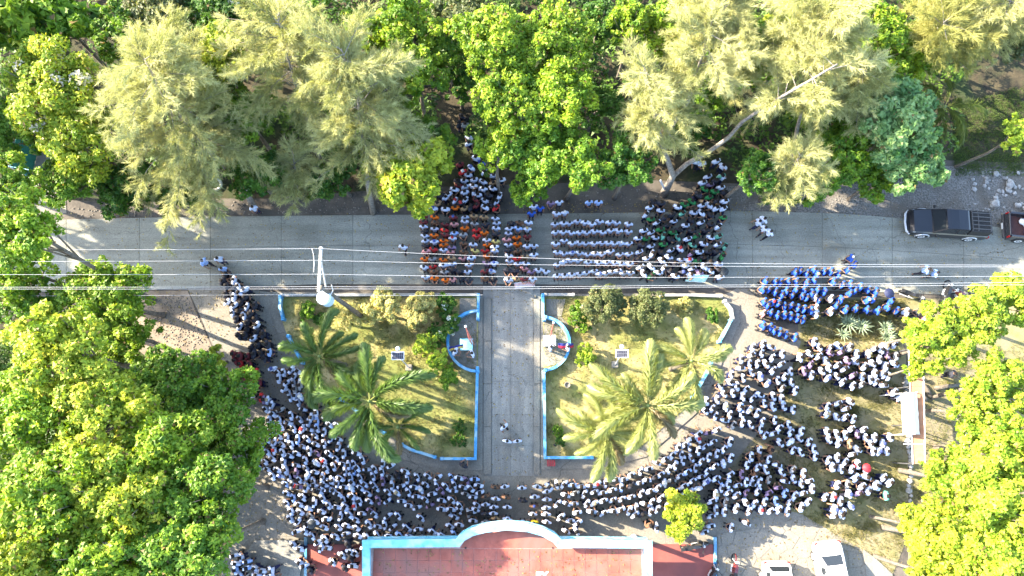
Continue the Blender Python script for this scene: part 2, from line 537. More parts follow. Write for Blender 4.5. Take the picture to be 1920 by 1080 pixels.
def crazy_paving(poly_px, n, parent, seed):
    rn = random.Random(seed)
    poly = [(p.x, p.y) for p in (G(x, y) for x, y in poly_px)]
    x0, x1 = min(p[0] for p in poly), max(p[0] for p in poly)
    y0, y1 = min(p[1] for p in poly), max(p[1] for p in poly)
    pts = []
    gap = math.sqrt((x1 - x0) * (y1 - y0) / n) * 0.72
    for _ in range(n * 60):
        p = (rn.uniform(x0, x1), rn.uniform(y0, y1))
        if all((p[0] - q[0]) ** 2 + (p[1] - q[1]) ** 2 > gap * gap for q in pts): pts.append(p)
        if len(pts) >= n: break
    for p in pts:
        c = poly
        for q in pts:
            if q is not p:
                c = clip(c, p, q)
                if len(c) < 3: break
        if len(c) < 3: continue
        cx, cy = sum(a[0] for a in c) / len(c), sum(a[1] for a in c) / len(c)
        ins = []
        for a in c:
            d = math.hypot(a[0] - cx, a[1] - cy)
            f = max(0.0, 1 - 0.045 / max(d, .05))
            ins.append((cx + (a[0] - cx) * f, cy + (a[1] - cy) * f))
        z = 0.062 + rn.uniform(-.008, .010)
        mb = MB(); mb.prism(ins, 0.0, z)
        mb.build("flagstone", m_stone, parent)


plaza = bpy.data.objects["plaza"]
crazy_paving([(470, 905), (560, 905), (600, 960), (575, 1006), (470, 1006), (452, 960)], 46, plaza, 3)
crazy_paving([(1345, 1000), (1450, 985), (1500, 968), (1640, 1050), (1690, 1110), (1690, 1180), (1345, 1180)], 90, plaza, 4)
slab("concrete_platform", [(480, 1012), (574, 1012), (560, 1100), (470, 1130), (445, 1058)], -0.2, 0.16, m_drive, kind="structure")
slab("concrete_platform", [(1618, 1030), (1640, 1046), (1672, 1076), (1668, 1160), (1632, 1160)], -0.2, 0.10, m_drive, kind="structure")

# ------------------------------------------------------------------ garden walls
def wall_strip(mb, pts, w, z0, z1, closed=False):
    P = [Vector((p.x, p.y, 0)) for p in pts]
    L, Rr = [], []
    for i, p in enumerate(P):
        a = P[max(i - 1, 0)]; b = P[min(i + 1, len(P) - 1)]
        d0 = (p - a).normalized() if i else (b - p).normalized()
        d1 = (b - p).normalized() if i < len(P) - 1 else d0
        t = (d0 + d1).normalized() if (d0 + d1).length > 1e-4 else d0
        n = Vector((-t.y, t.x, 0))
        c = max(0.45, n.dot(Vector((-d0.y, d0.x, 0))))
        L.append(p + n * w / 2 / c); Rr.append(p - n * w / 2 / c)
    n = len(P)
    rings = [[(Rr[i].x, Rr[i].y, z0), (L[i].x, L[i].y, z0), (L[i].x, L[i].y, z1), (Rr[i].x, Rr[i].y, z1)] for i in range(n)]
    mb.loft(rings)
    return mb


def garden_wall(name, runs, label):
    t = empty(name, G(*runs[0][0][0]), label=label, cat="wall")
    t.location.z = 0
    bpy.context.view_layer.update()
    inv = Matrix.Translation(-t.location)
    for pts, h, capm in runs:
        W = [G(x, y, h) - t.location for x, y in pts]
        a = MB(); wall_strip(a, W, 0.15, 0.05, h - 0.06); a.build("wall_run", m_wall if capm is not m_blue else m_blue, t)
        c = MB(); wall_strip(c, W, 0.17, h - 0.06, h); c.build("wall_cap", capm, t)
        # short posts at the ends and bends
        for p in (W[0], W[-1]):
            b = MB(); b.box((p.x, p.y, h / 2 + .06), (0.20, 0.20, h + 0.03), bev=.02); b.build("post", capm, t)


garden_wall("garden_wall", [
    ([(897, 553), (896, 597)], 0.7, m_blue),
    ([(p[0], p[1] - 2) for p in arc_px(896, 641, 57, 90, 270)], 0.7, m_blue),
    ([(895, 690), (893, 775), (891, 860), (828, 860)], 0.7, m_blue),
    ([(815, 857), (770, 843), (752, 833)], 0.6, m_blue),
    ([(720, 812), (702, 798), (690, 788)], 0.6, m_blue),
    ([(670, 772), (640, 750), (632, 744)], 0.6, m_blue),
    ([(566, 680), (548, 648), (540, 630)], 0.6, m_blue),
    ([(530, 598), (524, 575), (525, 556)], 0.6, m_blue),
    ([(528, 553), (650, 553), (780, 552), (893, 552)], 0.45, m_wall),
], "low blue wall round the left garden, curving in around its flag court")
garden_wall("garden_wall", [
    ([(1018, 553), (1018, 590), (1021, 598)], 0.7, m_blue),
    ([(x, y) for x, y in arc_px(1018, 644, 50, 84, -84)], 0.7, m_blue),
    ([(1020, 698), (1021, 780), (1022, 858), (1110, 858)], 0.7, m_blue),
    ([(1300, 745), (1330, 692), (1334, 680)], 0.6, m_blue),
    ([(1350, 640), (1362, 618), (1371, 600)], 0.6, m_blue),
    ([(1374, 596), (1372, 580), (1360, 564)], 0.6, m_wall),
    ([(1023, 552), (1075, 552)], 0.45, m_wall),
    ([(1240, 553), (1300, 553), (1352, 555)], 0.45, m_wall),
], "low blue wall round the right garden, curving in around its flag court")

# ------------------------------------------------------------------ building with tiled roof deck
ZC, ZR = 5.0, 4.25
bp = [(686, 1200), (686, 1020), (858, 1018), (866, 1008), (884, 998), (910, 991), (950, 987), (990, 990), (1018, 998), (1040, 1009), (1050, 1019), (1216, 1021), (1216, 1200)]
bw = [G(x, y, ZC) for x, y in bp]
bo = G(950, 1020, ZC); bo.z = 0
bld = empty("building", bo, label="red-tiled roof deck with pale blue parapet at the bottom edge", cat="building")
loc = [p - bo for p in bw]
rm = MB(); rm.prism([(p.x, p.y) for p in loc], ZR - 0.45, ZR); rm.build("roof", m_grout, bld)
roof = bpy.data.objects["roof"]
# parapet: kerb, balusters on the west side and arc, cap
cp = MB(); wall_strip(cp, loc, 0.42, ZC - 0.12, ZC); cp.build("parapet_cap", m_sky_cap, bld)
kb = MB(); wall_strip(kb, loc, 0.26, ZR - 0.6, ZR + 0.22); kb.build("parapet_kerb", m_sky_cap, bld)
solid = MB(); wall_strip(solid, loc[10:], 0.22, ZR + 0.22, ZC - 0.12); solid.build("parapet_wall", m_white, bld)
solid = MB(); wall_strip(solid, loc[1:3], 0.22, ZR + 0.22, ZC - 0.12); solid.build("parapet_wall", m_sky_cap, bld)
bm_ = MB(); bm_.box((0, 0, 0), (0.13, 0.13, ZC - ZR - 0.34), bev=.03); bal = bm_.mesh("baluster", m_sky_cap)
def balusters(P, step):
    for a, b in zip(P, P[1:]):
        n = max(1, int((b - a).length / step))
        for k in range(n):
            q = a.lerp(b, (k + .5) / n)
            mobj("baluster", bal, None, bld, loc=(q.x, q.y, (ZR + ZC) / 2 + .05))
balusters(loc[0:2], 0.42); balusters(loc[2:11], 0.42)
# outer fascia beam and columns below
fa = MB(); wall_strip(fa, loc, 0.34, ZR - 1.0, ZR - 0.6); fa.build("fascia_beam", m_sky_cap, bld)
for i in (1, 2, 10, 11):
    c = MB(); c.lathe([(0.2, 0.15), (0.2, 0.35), (0.16, 0.4), (0.15, ZR - 1.1), (0.2, ZR - 1.0)], (loc[i].x, loc[i].y - .25, 0), 14); c.build("column", m_white, bld, smooth=True)
w0, w1 = loc[1], loc[11]
b = MB(); b.box(((w0.x + w1.x) / 2, w0.y - 5.5, (ZR - .5) / 2), (w1.x - w0.x - .5, 5, ZR - .52)); b.build("wall", m_wall, bld)
# roof tiles
tm = MB(); TS = 0.62; tm.box((0, 0, 0), (TS - 0.02, TS - 0.02, 0.03)); tme = tm.mesh("tile", m_tile)
x0, x1 = loc[1].x + .3, loc[11].x - .3
nx = int((x1 - x0) / TS)
TSX = (x1 - x0) / nx
ytop = loc[1].y - .35
for j in range(6):
    for i in range(nx):
        o = mobj("tile", tme, None, roof, loc=(x0 + (i + .5) * TSX, ytop - (j + .5) * TS, ZR + 0.012 + random.uniform(-.003, .003)),
                 rot=(random.uniform(-.004, .004), random.uniform(-.004, .004), 0))
        o.scale = (TSX / TS, 1, 1)
ap = [Vector((p.x * .95, (p.y - ytop) * .86 + ytop)) if False else p for p in loc[2:11]]
sm = MB(); sm.prism([(p.x * .97, p.y - .32) for p in loc[3:10]] + [(loc[10].x * .97, ytop + .02), (loc[2].x * .97, ytop + .02)], ZR - .1, ZR + .02); sm.build("roof_apron", m_tile, bld)
# drains and painted letters on the roof deck
for dx in (873, 1036):
    p = G(dx, 1027, ZR) - bo
    d = MB(); d.lathe([(0.05, 0), (0.05, .02)], (p.x, p.y, ZR + .03), 10); d.build("roof_drain", m_black, bld)
cu = bpy.data.curves.new("lettering", 'FONT'); cu.body = "BY"; cu.size = 0.55; cu.extrude = 0.003; cu.offset = 0.03
to = bpy.data.objects.new("lettering_source", cu); COL.objects.link(to)
bpy.context.view_layer.update()
tme2 = bpy.data.meshes.new_from_object(to.evaluated_get(bpy.context.evaluated_depsgraph_get()))
bpy.data.objects.remove(to)
p = G(1005, 1086, ZR) - bo
lt_ = mobj("lettering", tme2, m_white, bld, loc=(p.x, p.y, ZR + .045))
lt_.data.materials.clear(); lt_.data.materials.append(m_white)

# red floors beside the building, blue edging
slab("porch_floor", [(577, 1020), (1336, 1020), (1336, 1300), (577, 1300)], -0.2, 0.17, m_redfloor, kind="structure")
for k, xx in enumerate((575, 1339)):
    t = MB(); wall_strip(t, [G(xx, 1006), G(xx, 1060), G(xx, 1140)], 0.16, 0.02, 0.30)
    t.build("edging_kerb", m_blue, label=("blue painted kerb at the left edge of the red porch floor", "blue painted kerb at the right edge of the red porch floor")[k], cat="kerb")

# ------------------------------------------------------------------ narrow walkway roof and white awning by the right lawn
def shed():
    zr = 2.3
    e = [(1703, 655), (1729, 655), (1733, 870), (1711, 870)]
    P = [G(x, y, zr) for x, y in e]
    o = (P[0] + P[1] + P[2] + P[3]) / 4; o.z = 0
    t = empty("walkway_shelter", o, label="long narrow walkway roof of rusty brown sheets by the right lawn", cat="shelter")
    n = 9
    rust = M("rusty_sheet", (0.30, 0.145, 0.085), (0.42, 0.22, 0.13), scale=2.2, rough=0.8, c3=(0.36, 0.2, 0.13), scale3=1.0)
    for k in range(n):
        a = P[0].lerp(P[3], k / n) - o; b = P[1].lerp(P[2], k / n) - o
        c = P[1].lerp(P[2], (k + .985) / n) - o; d = P[0].lerp(P[3], (k + .985) / n) - o
        z = 2.28 + random.uniform(-.01, .01)
        rings = [[(a.x, a.y, z), (b.x, b.y, z + .06), (b.x, b.y, z + .09), (a.x, a.y, z + .03)], [(d.x, d.y, z), (c.x, c.y, z + .06), (c.x, c.y, z + .09), (d.x, d.y, z + .03)]]
        s = MB(); s.loft(rings); s.build("roof_sheet", rust, t)
    for (u, v) in ((0, 3), (1, 2)):
        m_ = MB(); a, b = P[u] - o, P[v] - o
        m_.tube([(a.x, a.y, 2.40 if u else 2.34), (b.x, b.y, 2.40 if u else 2.34)], 0.035, 6); m_.build("edge_rail", m_white, t)
        for k in range(4):
            q = a.lerp(b, k / 3)
            c = MB(); c.tube([(q.x, q.y, 0), (q.x, q.y, 2.3)], 0.04, 6); c.build("post", m_darkmetal, t)
    q = P[0].lerp(P[3], .83) - o
    c = MB(); c.tube([(q.x - .5, q.y, 2.3), (q.x + .8, q.y, 2.36)], 0.03, 6); c.build("cross_bar", m_white, t)
    # awning: peaked white canvas
    e2 = [(1693, 737), (1724, 735), (1729, 814), (1698, 815)]
    Q = [G(x, y, 2.8) for x, y in e2]
    o2 = sum(Q, Vector()) / 4; o2.z = 0
    aw = empty("awning", o2, label="bright white canvas awning pitched over the rusty walkway roof", cat="awning")
    mb = MB(); N = 10; vs_, fs_ = [], []
    for i in range(N + 1):
        for j in range(N + 1):
            u, v = i / N, j / N
            p = (Q[0].lerp(Q[1], u)).lerp(Q[3].lerp(Q[2], u), v) - o2
            z = 2.55 + .38 * (1 - abs(2 * u - 1)) - .05 * math.sin(math.pi * 4 * v) ** 2
            vs_.append((p.x, p.y, z))
    for i in range(N):
        for j in range(N):
            a = i * (N + 1) + j
            fs_.append((a, a + 1, a + N + 2, a + N + 1))
    mb.add(vs_, fs_)
    ob = mb.build("canvas", M("white_canvas", (0.80, 0.80, 0.79), rough=0.85), aw, smooth=True)
    so = ob.modifiers.new("thickness", 'SOLIDIFY'); so.thickness = 0.01
    for p in Q:
        p = p - o2
        c = MB(); c.tube([(p.x, p.y, 0), (p.x, p.y, 2.56)], 0.03, 6); c.build("pole", m_metal, aw)
    # rough stone edging along the lawn
    rk = random.Random(5)
    for k in range(34):
        px, py = 1697 + k * .35 + rk.uniform(-3, 3), 690 + k * 9.2
        rock("edge_stone", G(px, py), rk.uniform(.13, .24), rk, "rough grey edging stone along the right lawn, beside the walkway", "edging stones by the right lawn")


m_rock = M("rock", (0.20, 0.19, 0.175), (0.40, 0.385, 0.36), scale=3, rough=0.9, bump=0.5)
def rock(name, p, r, rk, label, group=None, flat=0.65, mat=None):
    bm = bmesh.new(); bmesh.ops.create_icosphere(bm, subdivisions=1, radius=r)
    ax = (rk.uniform(.8, 1.4), rk.uniform(.7, 1.1), flat)
    for v in bm.verts:
        f = rk.uniform(.75, 1.15)
        v.co = Vector((v.co.x * ax[0] * f, v.co.y * ax[1] * f, v.co.z * ax[2] * f))
    me = bpy.data.meshes.new(name); bm.to_mesh(me); bm.free()
    return mobj(name, me, mat or m_rock, loc=(p.x, p.y, r * flat * .6), rot=(0, 0, rk.uniform(0, 6.3)), label=label, cat="rock", group=group)


shed()
rk = random.Random(9)
rock("boulder", G(1891, 346), .42, rk, "large pale angular boulder above the second pickup", mat=m_rock)
rock("boulder", G(1862, 384), .40, rk, "pale boulder just ahead of the second pickup's tailgate", mat=m_rock)
for k in range(46):
    a = rk.uniform(1822, 1920); b_ = rk.uniform(322, 405)
    rock("rubble_stone", G(a, b_), rk.uniform(.07, .22), rk, "small grey stone in the rubble heap above the second pickup", "rubble stones above the pickup")
# loose gravel, too many to count
V, F = [], []
ico = bmesh.new(); bmesh.ops.create_icosphere(ico, subdivisions=1, radius=1.0)
iv = np.array([v.co[:] for v in ico.verts]); if_ = np.array([[v.index for v in f.verts] for f in ico.faces]); ico.free()
def in_poly(x, y, P):
    c = False; j = len(P) - 1
    for i in range(len(P)):
        if (P[i][1] > y) != (P[j][1] > y) and x < (P[j][0] - P[i][0]) * (y - P[i][1]) / (P[j][1] - P[i][1]) + P[i][0]: c = not c
        j = i
    return c
GP = [([(1380, 352), (1640, 345), (1750, 310), (1920, 320), (1920, 430), (1690, 408), (1580, 400), (1380, 393)], 1100), ([(262, 556), (348, 552), (372, 590), (398, 645), (402, 680), (310, 640)], 420),
      ([(130, 385), (500, 375), (760, 370), (760, 400), (130, 408)], 260), ([(960, 360), (1380, 350), (1380, 392), (960, 398)], 260), ([(470, 905), (560, 905), (600, 960), (575, 1006), (470, 1006)], 60)]
n = 0
for P, cnt in GP:
    for _ in range(cnt * 3):
        x, y = rk.uniform(min(p[0] for p in P), max(p[0] for p in P)), rk.uniform(min(p[1] for p in P), max(p[1] for p in P))
        if not in_poly(x, y, P): continue
        g = G(x, y); r = rk.uniform(.02, .065)
        V.append(iv * np.array([r * rk.uniform(.8, 1.5), r, r * .6]) + np.array([g.x, g.y, .02])); F.append(if_ + n); n += len(iv)
        cnt -= 1
        if cnt <= 0: break
mobj("loose_gravel", np_mesh("loose_gravel", np.concatenate(V), np.concatenate(F)), m_pebble, label="scattered loose gravel along the road verges", cat="gravel", kind="stuff")
# ================================================================== vegetation
def unit(n, rng, zmin=-1.0):
    v = rng.normal(size=(int(n * 2.2) + 16, 3))
    v /= np.linalg.norm(v, axis=1)[:, None]
    v = v[v[:, 2] > zmin]
    while len(v) < n:
        w = rng.normal(size=(n, 3)); w /= np.linalg.norm(w, axis=1)[:, None]
        v = np.concatenate([v, w[w[:, 2] > zmin]])
    return v[:n]


def leaf_quads(P, N, ln, wd, rng, droop=0.25):
    n = len(P)
    N = N / np.linalg.norm(N, axis=1)[:, None]
    T = rng.normal(size=(n, 3)); T -= N * (T * N).sum(1)[:, None]; T /= np.linalg.norm(T, axis=1)[:, None]
    B = np.cross(N, T)
    L = (ln * rng.uniform(.7, 1.3, n))[:, None]; W = (wd * rng.uniform(.7, 1.3, n))[:, None]
    V = np.stack([P - T * L * .45 - B * W * .5, P - T * L * .45 + B * W * .5 - N * W * .1, P + T * L * .55 - N * L * droop], 1).reshape(-1, 3)
    F = np.arange(n * 3).reshape(n, 3)
    return V, F


def crown_mesh(name, lobes, nleaf, ln, wd, c0, c1, rng, puff=0.33, flower=None):
    """lobes -> puffs on their surface -> leaves on the puffs"""
    lob = np.array(lobes)
    w = lob[:, 3] ** 2; w = w / w.sum()
    PC, PR, PO = [], [], []
    for (x, y, z, r), ww in zip(lob, w):
        k = max(7, int(15 * min(1.0, r)))
        d = unit(k, rng, -0.45)
        rad = r * rng.uniform(.62, 1.0, k)
        PC.append(np.array([x, y, z]) + d * rad[:, None] * np.array([1, 1, .85]))
        PR.append(r * puff * rng.uniform(.7, 1.45, k)); PO.append(d)
    PC = np.concatenate(PC); PR = np.concatenate(PR); PO = np.concatenate(PO)
    pw = PR ** 2; pw /= pw.sum()
    idx = rng.choice(len(PC), nleaf, p=pw)
    d = unit(nleaf, rng, -0.6)
    d = d + PO[idx] * .35; d /= np.linalg.norm(d, axis=1)[:, None]
    P = PC[idx] + d * (PR[idx] * np.clip(rng.normal(.92, .15, nleaf), .2, 1.4))[:, None]
    N = d * .55 + np.array([0, 0, .45]) + rng.normal(size=(nleaf, 3)) * .42
    V, F = leaf_quads(P, N, ln, wd, rng)
    t = np.clip(rng.normal(.45, .22, len(PC))[idx] + rng.normal(0, .18, nleaf), 0, 1)[:, None]
    C = np.array(c0) * (1 - t) + np.array(c1) * t
    o_ = rng.random(nleaf); C[o_ < .05] = C[o_ < .05] * np.array([1.7, 1.25, 1.6]); C[o_ > .97] = np.array([.16, .11, .035])
    if flower is not None:
        fc, frac = flower
        pf = rng.random(len(PC)) < frac
        sel = pf[idx] & (rng.random(nleaf) < .6)
        C[sel] = fc
    C = np.repeat(C, 3, axis=0)
    return np_mesh(name, V, F, tint=C)


PAL = {
    "bright": ((0.065, 0.155, 0.005), (0.29, 0.40, 0.02)),
    "yellow": ((0.11, 0.19, 0.008), (0.42, 0.45, 0.035)),
    "green": ((0.045, 0.125, 0.008), (0.19, 0.31, 0.018)),
    "dark": ((0.02, 0.075, 0.007), (0.09, 0.19, 0.016)),
    "mint": ((0.06, 0.16, 0.04), (0.28, 0.42, 0.15)),
    "olive": ((0.06, 0.085, 0.028), (0.14, 0.16, 0.055)),
    "gold": ((0.27, 0.26, 0.07), (0.52, 0.48, 0.18)),
    "lime": ((0.12, 0.22, 0.012), (0.38, 0.47, 0.04)),
}


def broad(px, py, zc, rad, pal, label, name="broadleaf_tree", leaf=(0.20, 0.125), k=1000, seed=None, flower=None, squash=1.0, group=None, cat="tree", puff=0.33, bark=None, at=None, spread=.72, lobe=(.29, .44)):
    seed = seed if seed is not None else abs(int(px * 7 + py * 13))
    rng = np.random.default_rng(seed)
    c = at if at is not None else G(px, py, zc)
    base = Vector((c.x + rng.uniform(-.4, .4), c.y + rng.uniform(-.4, .4), 0))
    yn, ysr = G(px, 378).y, G(px, 562).y          # keep trunks off the road
    if ysr < base.y < yn: base.y = yn if base.y > (yn * .55 + ysr * .45) else ysr
    t = empty(name, base, label=label, cat=cat, group=group)
    nl = max(6, int(7 + rad * 1.6))
    lobes = []
    for i in range(nl):
        a = i * 2.39996 + rng.uniform(-.3, .3)
        q = math.sqrt((i + .5) / nl)
        rr = rad * spread * q
        z = zc + rad * squash * (.42 * (1 - q * q) - .18) + rng.uniform(-.14, .14) * rad
        lobes.append((c.x - base.x + rr * math.cos(a), c.y - base.y + rr * math.sin(a), z, rad * rng.uniform(*lobe)))
    c0, c1 = PAL[pal]
    j = rng.uniform(.88, 1.12)
    me = crown_mesh("crown", lobes, int(k * 1.65 * rad * rad), leaf[0], leaf[1] * 1.15, tuple(x * j for x in c0), tuple(x * j for x in c1), rng, flower=flower, puff=puff)
    mobj("crown", me, m_leaf, t)
    mb = MB()
    r0 = 0.05 + rad * 0.045
    top = Vector((c.x - base.x, c.y - base.y, zc - rad * .25))
    mid = top * .5 + Vector((rng.uniform(-.25, .25), rng.uniform(-.25, .25), 0))
    mb.tube([(0, 0, -0.05), (0, 0, .15), mid, top], [r0 * 1.5, r0 * 1.1, r0 * .85, r0 * .5], 8)
    for lo in lobes:
        e = Vector(lo[:3])
        s = mid.lerp(top, rng.uniform(.3, 1.0))
        m2 = s.lerp(e, .5) + Vector((rng.uniform(-.2, .2), rng.uniform(-.2, .2), -.15)) * rad * .3
        mb.tube([s, m2, e, e + (e - m2) * .55], [r0 * .42, r0 * .3, r0 * .16, r0 * .05], 5)
    mb.build("trunk", bark or m_bark, t, smooth=True)
    return t


def casuarina(base_px, path, label, limbs, lmax, seed, dens=78, trunk_r=0.2, col=((0.25, 0.265, 0.09), (0.54, 0.52, 0.25)), extra=()):
    """path: list of (px, py, z) up the trunk; feathery drooping sprays along the limbs"""
    rng = np.random.default_rng(seed)
    b = G(*base_px, 0)
    t = empty("casuarina_tree", b, label=label, cat="tree")
    P = [Vector((0, 0, -.05))] + [G(x, y, z) - b for x, y, z in path]
    mb = MB(); n = len(P)
    mb.tube(P, [trunk_r * (1 - .95 * (i / (n - 1)) ** .8) for i in range(n)], 8)
    for ex in extra:                                           # named big limbs
        Q = [G(x, y, z) - b for x, y, z in ex]
        mb.tube(Q, [trunk_r * .60 * (1 - .72 * i / (len(Q) - 1)) for i in range(len(Q))], 7)
    def at(u):
        s = u * (n - 1); i = min(int(s), n - 2)
        return P[i].lerp(P[i + 1], s - i)
    srcs = [("t", None)] + [("e", [G(x, y, z) - b for x, y, z in ex]) for ex in extra]
    NP, ND, NC = [], [], []
    limbs = int(limbs * 1.3); lmax *= 1.12
    for k in range(limbs):
        if extra and rng.random() < .45:
            Q = srcs[1 + int(rng.integers(len(extra)))][1]
            u = rng.uniform(.68, 1); s = u * (len(Q) - 1); i = min(int(s), len(Q) - 2)
            o = Q[i].lerp(Q[i + 1], s - i); u = .45 + .3 * u
        else:
            u = rng.uniform(.38, 1.0) ** .8; o = at(u)
        a = k * 2.39996 + rng.uniform(-.9, .9)
        L = (1 + .3 * math.cos(a - seed * 1.7)) * lmax * (1.08 - .62 * u) * rng.uniform(.6, 1.15)
        up = rng.uniform(.0, .6)
        d = Vector((math.cos(a), math.sin(a), up)).normalized()
        pts = []; rng_dr = rng.uniform(.03, .10)
        for j in range(7):
            s = j / 6 * L
            pts.append(o + d * s + Vector((0, 0, -rng_dr * s * s)) + Vector((rng.uniform(-.07, .07), rng.uniform(-.07, .07), 0)) * s * .35)
        mb.tube(pts, [.032 * (1 - .8 * j / 6) * (.6 + .4 * L / lmax) for j in range(7)], 4, cap=False)
        tint = np.clip(rng.normal(.5, .25), 0, 1)
        ns = int(9 + L * 5.2)
        for m_ in range(ns):
            f = rng.uniform(.05 if u > .8 else .2, 1.0); s = f * 6; i = min(int(s), 5)
            q = pts[i].lerp(pts[i + 1], s - i)
            dd = (pts[i + 1] - pts[i]).normalized()
            side = dd.cross(Vector((0, 0, 1))).normalized() * (1 if rng.random() < .5 else -1)
            sd = (dd * rng.uniform(.5, 1.0) + side * rng.uniform(.2, .95) + Vector((0, 0, rng.uniform(-.15, .45)))).normalized()
            sl = rng.uniform(.45, 1.05) * (1.15 - .4 * f)
            cnt = int(dens * sl)
            w = rng.uniform(0, 1, cnt)
            pos = np.array(q)[None] + np.array(sd)[None] * (w * sl)[:, None]
            pos[:, 2] -= .12 * (w * sl) ** 2
            dr = np.array(sd)[None] * .75 + rng.normal(size=(cnt, 3)) * .42 + np.array([0, 0, -.12])
            NP.append(pos); ND.append(dr); NC.append(np.clip(tint + rng.normal(0, .18, cnt), 0, 1))
    NP = np.concatenate(NP); ND = np.concatenate(ND); NC = np.concatenate(NC)
    ND /= np.linalg.norm(ND, axis=1)[:, None]
    m_ = len(NP)
    B = np.cross(ND, rng.normal(size=(m_, 3))); B /= np.linalg.norm(B, axis=1)[:, None]
    L = rng.uniform(.22, .46, m_)[:, None]
    W = .027
    V = np.stack([NP - B * W * .5, NP + B * W * .5, NP + ND * L], 1).reshape(-1, 3)
    C = np.array(col[0]) * (1 - NC[:, None]) + np.array(col[1]) * NC[:, None]
    mobj("crown", np_mesh("crown", V, np.arange(m_ * 3).reshape(-1, 3), tint=np.repeat(C, 3, axis=0)), m_needle, t)
    mb.build("trunk", m_palebark, t, smooth=True)
    return t


# ---- left of the plaza, a grove seen from above
GL_ = "lower left grove"
for a in [
    (42, 425, 13.5, 2.2, "bright", "bright tree at the left edge, its branches over the end of the road"),
    (25, 345, 8.5, 1.7, "bright", "bright tree on the left edge above the road's end"),
    (28, 505, 8.0, 1.8, "bright", "bright tree on the left edge over the road's lower side"),
    (192, 555, 6.5, 2.6, "bright", "small bright tree reaching over the road's lower edge on the left"),
    (60, 580, 6.0, 2.2, "green", "green tree at the left edge just below the road"),
    (110, 650, 11.5, 2.5, "yellow", "sunlit tree below the road at the left edge of the grove"),
    (228, 632, 6.0, 2.1, "bright", "tree at the grove corner beside the sandy patch"),
    (60, 775, 11.0, 2.7, "bright", "large sunlit tree on the left edge, halfway down the grove"),
    (190, 775, 11.0, 2.8, "yellow", "tall sunlit tree in the upper middle of the left grove"),
    (318, 722, 7.5, 2.4, "green", "green tree at the top right of the grove, below the sandy patch"),
    (408, 745, 6.8, 2.2, "green", "dark green tree overhanging the red-shirted people"),
    (425, 830, 7.0, 2.5, "green", "dense green tree at the grove's right edge beside the white-shirted crowd"),
    (300, 850, 10.5, 2.6, "bright", "dense green tree in the middle of the left grove"),
    (90, 920, 12.5, 2.6, "bright", "sunlit tree in the lower left of the grove"),
    (215, 935, 11.8, 2.6, "yellow", "tall bright tree low in the middle of the grove"),
    (375, 930, 10.6, 2.6, "green", "dense green tree at the grove's right edge above the paved corner"),
    (345, 1040, 11.5, 2.5, "green", "green tree at the bottom right of the left grove"),
    (175, 1060, 12.0, 2.6, "bright", "bright tree at the bottom edge of the left grove"),
    (25, 1060, 12.5, 2.5, "yellow", "bright tree in the bottom left corner"),
]:
    broad(*a)
broad(400, 678, 2.4, 1.15, "yellow", "small yellow-green bush at the corner of the sandy patch", name="bush", cat="bush", leaf=(.16, .1), k=1500)
# unseen trees added beyond the left edge to shade the road and drive
for k_, (x_, y_, z_, r_) in enumerate(((-330, 200, 10.0, 3.0), (-210, 130, 10.5, 3.0), (-470, 225, 10.0, 3.2), (-560, 180, 10.5, 3.2), (-120, 60, 10.5, 2.8))):
    broad(x_, y_, z_, r_, "green", "tree past the left end of the road, " + ("second from the road", "third from the road", "fourth from the road", "fifth from the road", "farthest from the road")[k_])
for (tx_, ty_, z_, lab_) in ((952, 605, 19.0, "very tall tree added beyond the left edge to shade the drive by the gate"),
                             (962, 700, 20.0, "very tall tree added beyond the left edge to shade the middle of the drive")):
    broad(tx_, ty_, z_, 1.8, "green", lab_, at=G(tx_, ty_) + SUN_DIR * (z_ / SUN_DIR.z))  # added shade trees, each crown set on the sun line above its target
broad(50, 515, 9.0, 2.6, "green", "tree past the left end of the road, its shade on the road's end", at=G(50, 515) + SUN_DIR * (9.0 / SUN_DIR.z))  # added out of view, placed towards the sun to shade the road's end
# ---- top left
for a, kw in [
    ((22, 45, 8.0, 2.4, "bright", "big-leaved tree in the top left corner"), dict(leaf=(.5, .42), k=260)),
    ((112, 38, 7.5, 2.0, "green", "dark big-leaved tree near the top left corner"), dict(leaf=(.5, .42), k=260)),
    ((95, 160, 9.0, 2.9, "yellow", "sunlit tree with pale flower clusters at the upper left edge"), dict(flower=((.55, .5, .38), .06))),
    ((28, 235, 7.4, 2.2, "green", "round green tree on the left edge above the fenced court"), {}),
    ((150, 255, 8.0, 2.5, "yellow", "yellow-green tree left of the leaning casuarina"), dict(flower=((.55, .5, .38), .03))),
    ((135, 340, 5.8, 2.0, "green", "low green tree over the green-netted court"), {}),
    ((235, 355, 5.0, 2.0, "dark", "dark tree beside the road below the leaning casuarina"), {}),
    ((330, 355, 4.2, 1.9, "dark", "dark low tree under the leaning casuarina by the road"), {}),
    ((300, 20, 6.0, 2.5, "olive", "grey-green tree at the top edge behind the leaning casuarina"), {}),
    ((415, 25, 6.0, 2.2, "dark", "dark tree at the top edge between two casuarinas"), dict(flower=((.4, .4, .3), .08))),
    ((405, 110, 7.2, 2.2, "yellow", "yellow-green small-leaved tree between the two left casuarinas"), dict(leaf=(.18, .12), k=1000)),
    ((455, 215, 6.2, 2.2, "green", "green tree between the two left casuarinas, lower down"), {}),
    ((475, 325, 4.6, 2.0, "dark", "dark low tree beside the leaning casuarina's foot"), {}),
    ((620, 330, 3.8, 1.7, "dark", "dark low shrub tree under the second casuarina"), {}),
]:
    broad(*a, **kw)
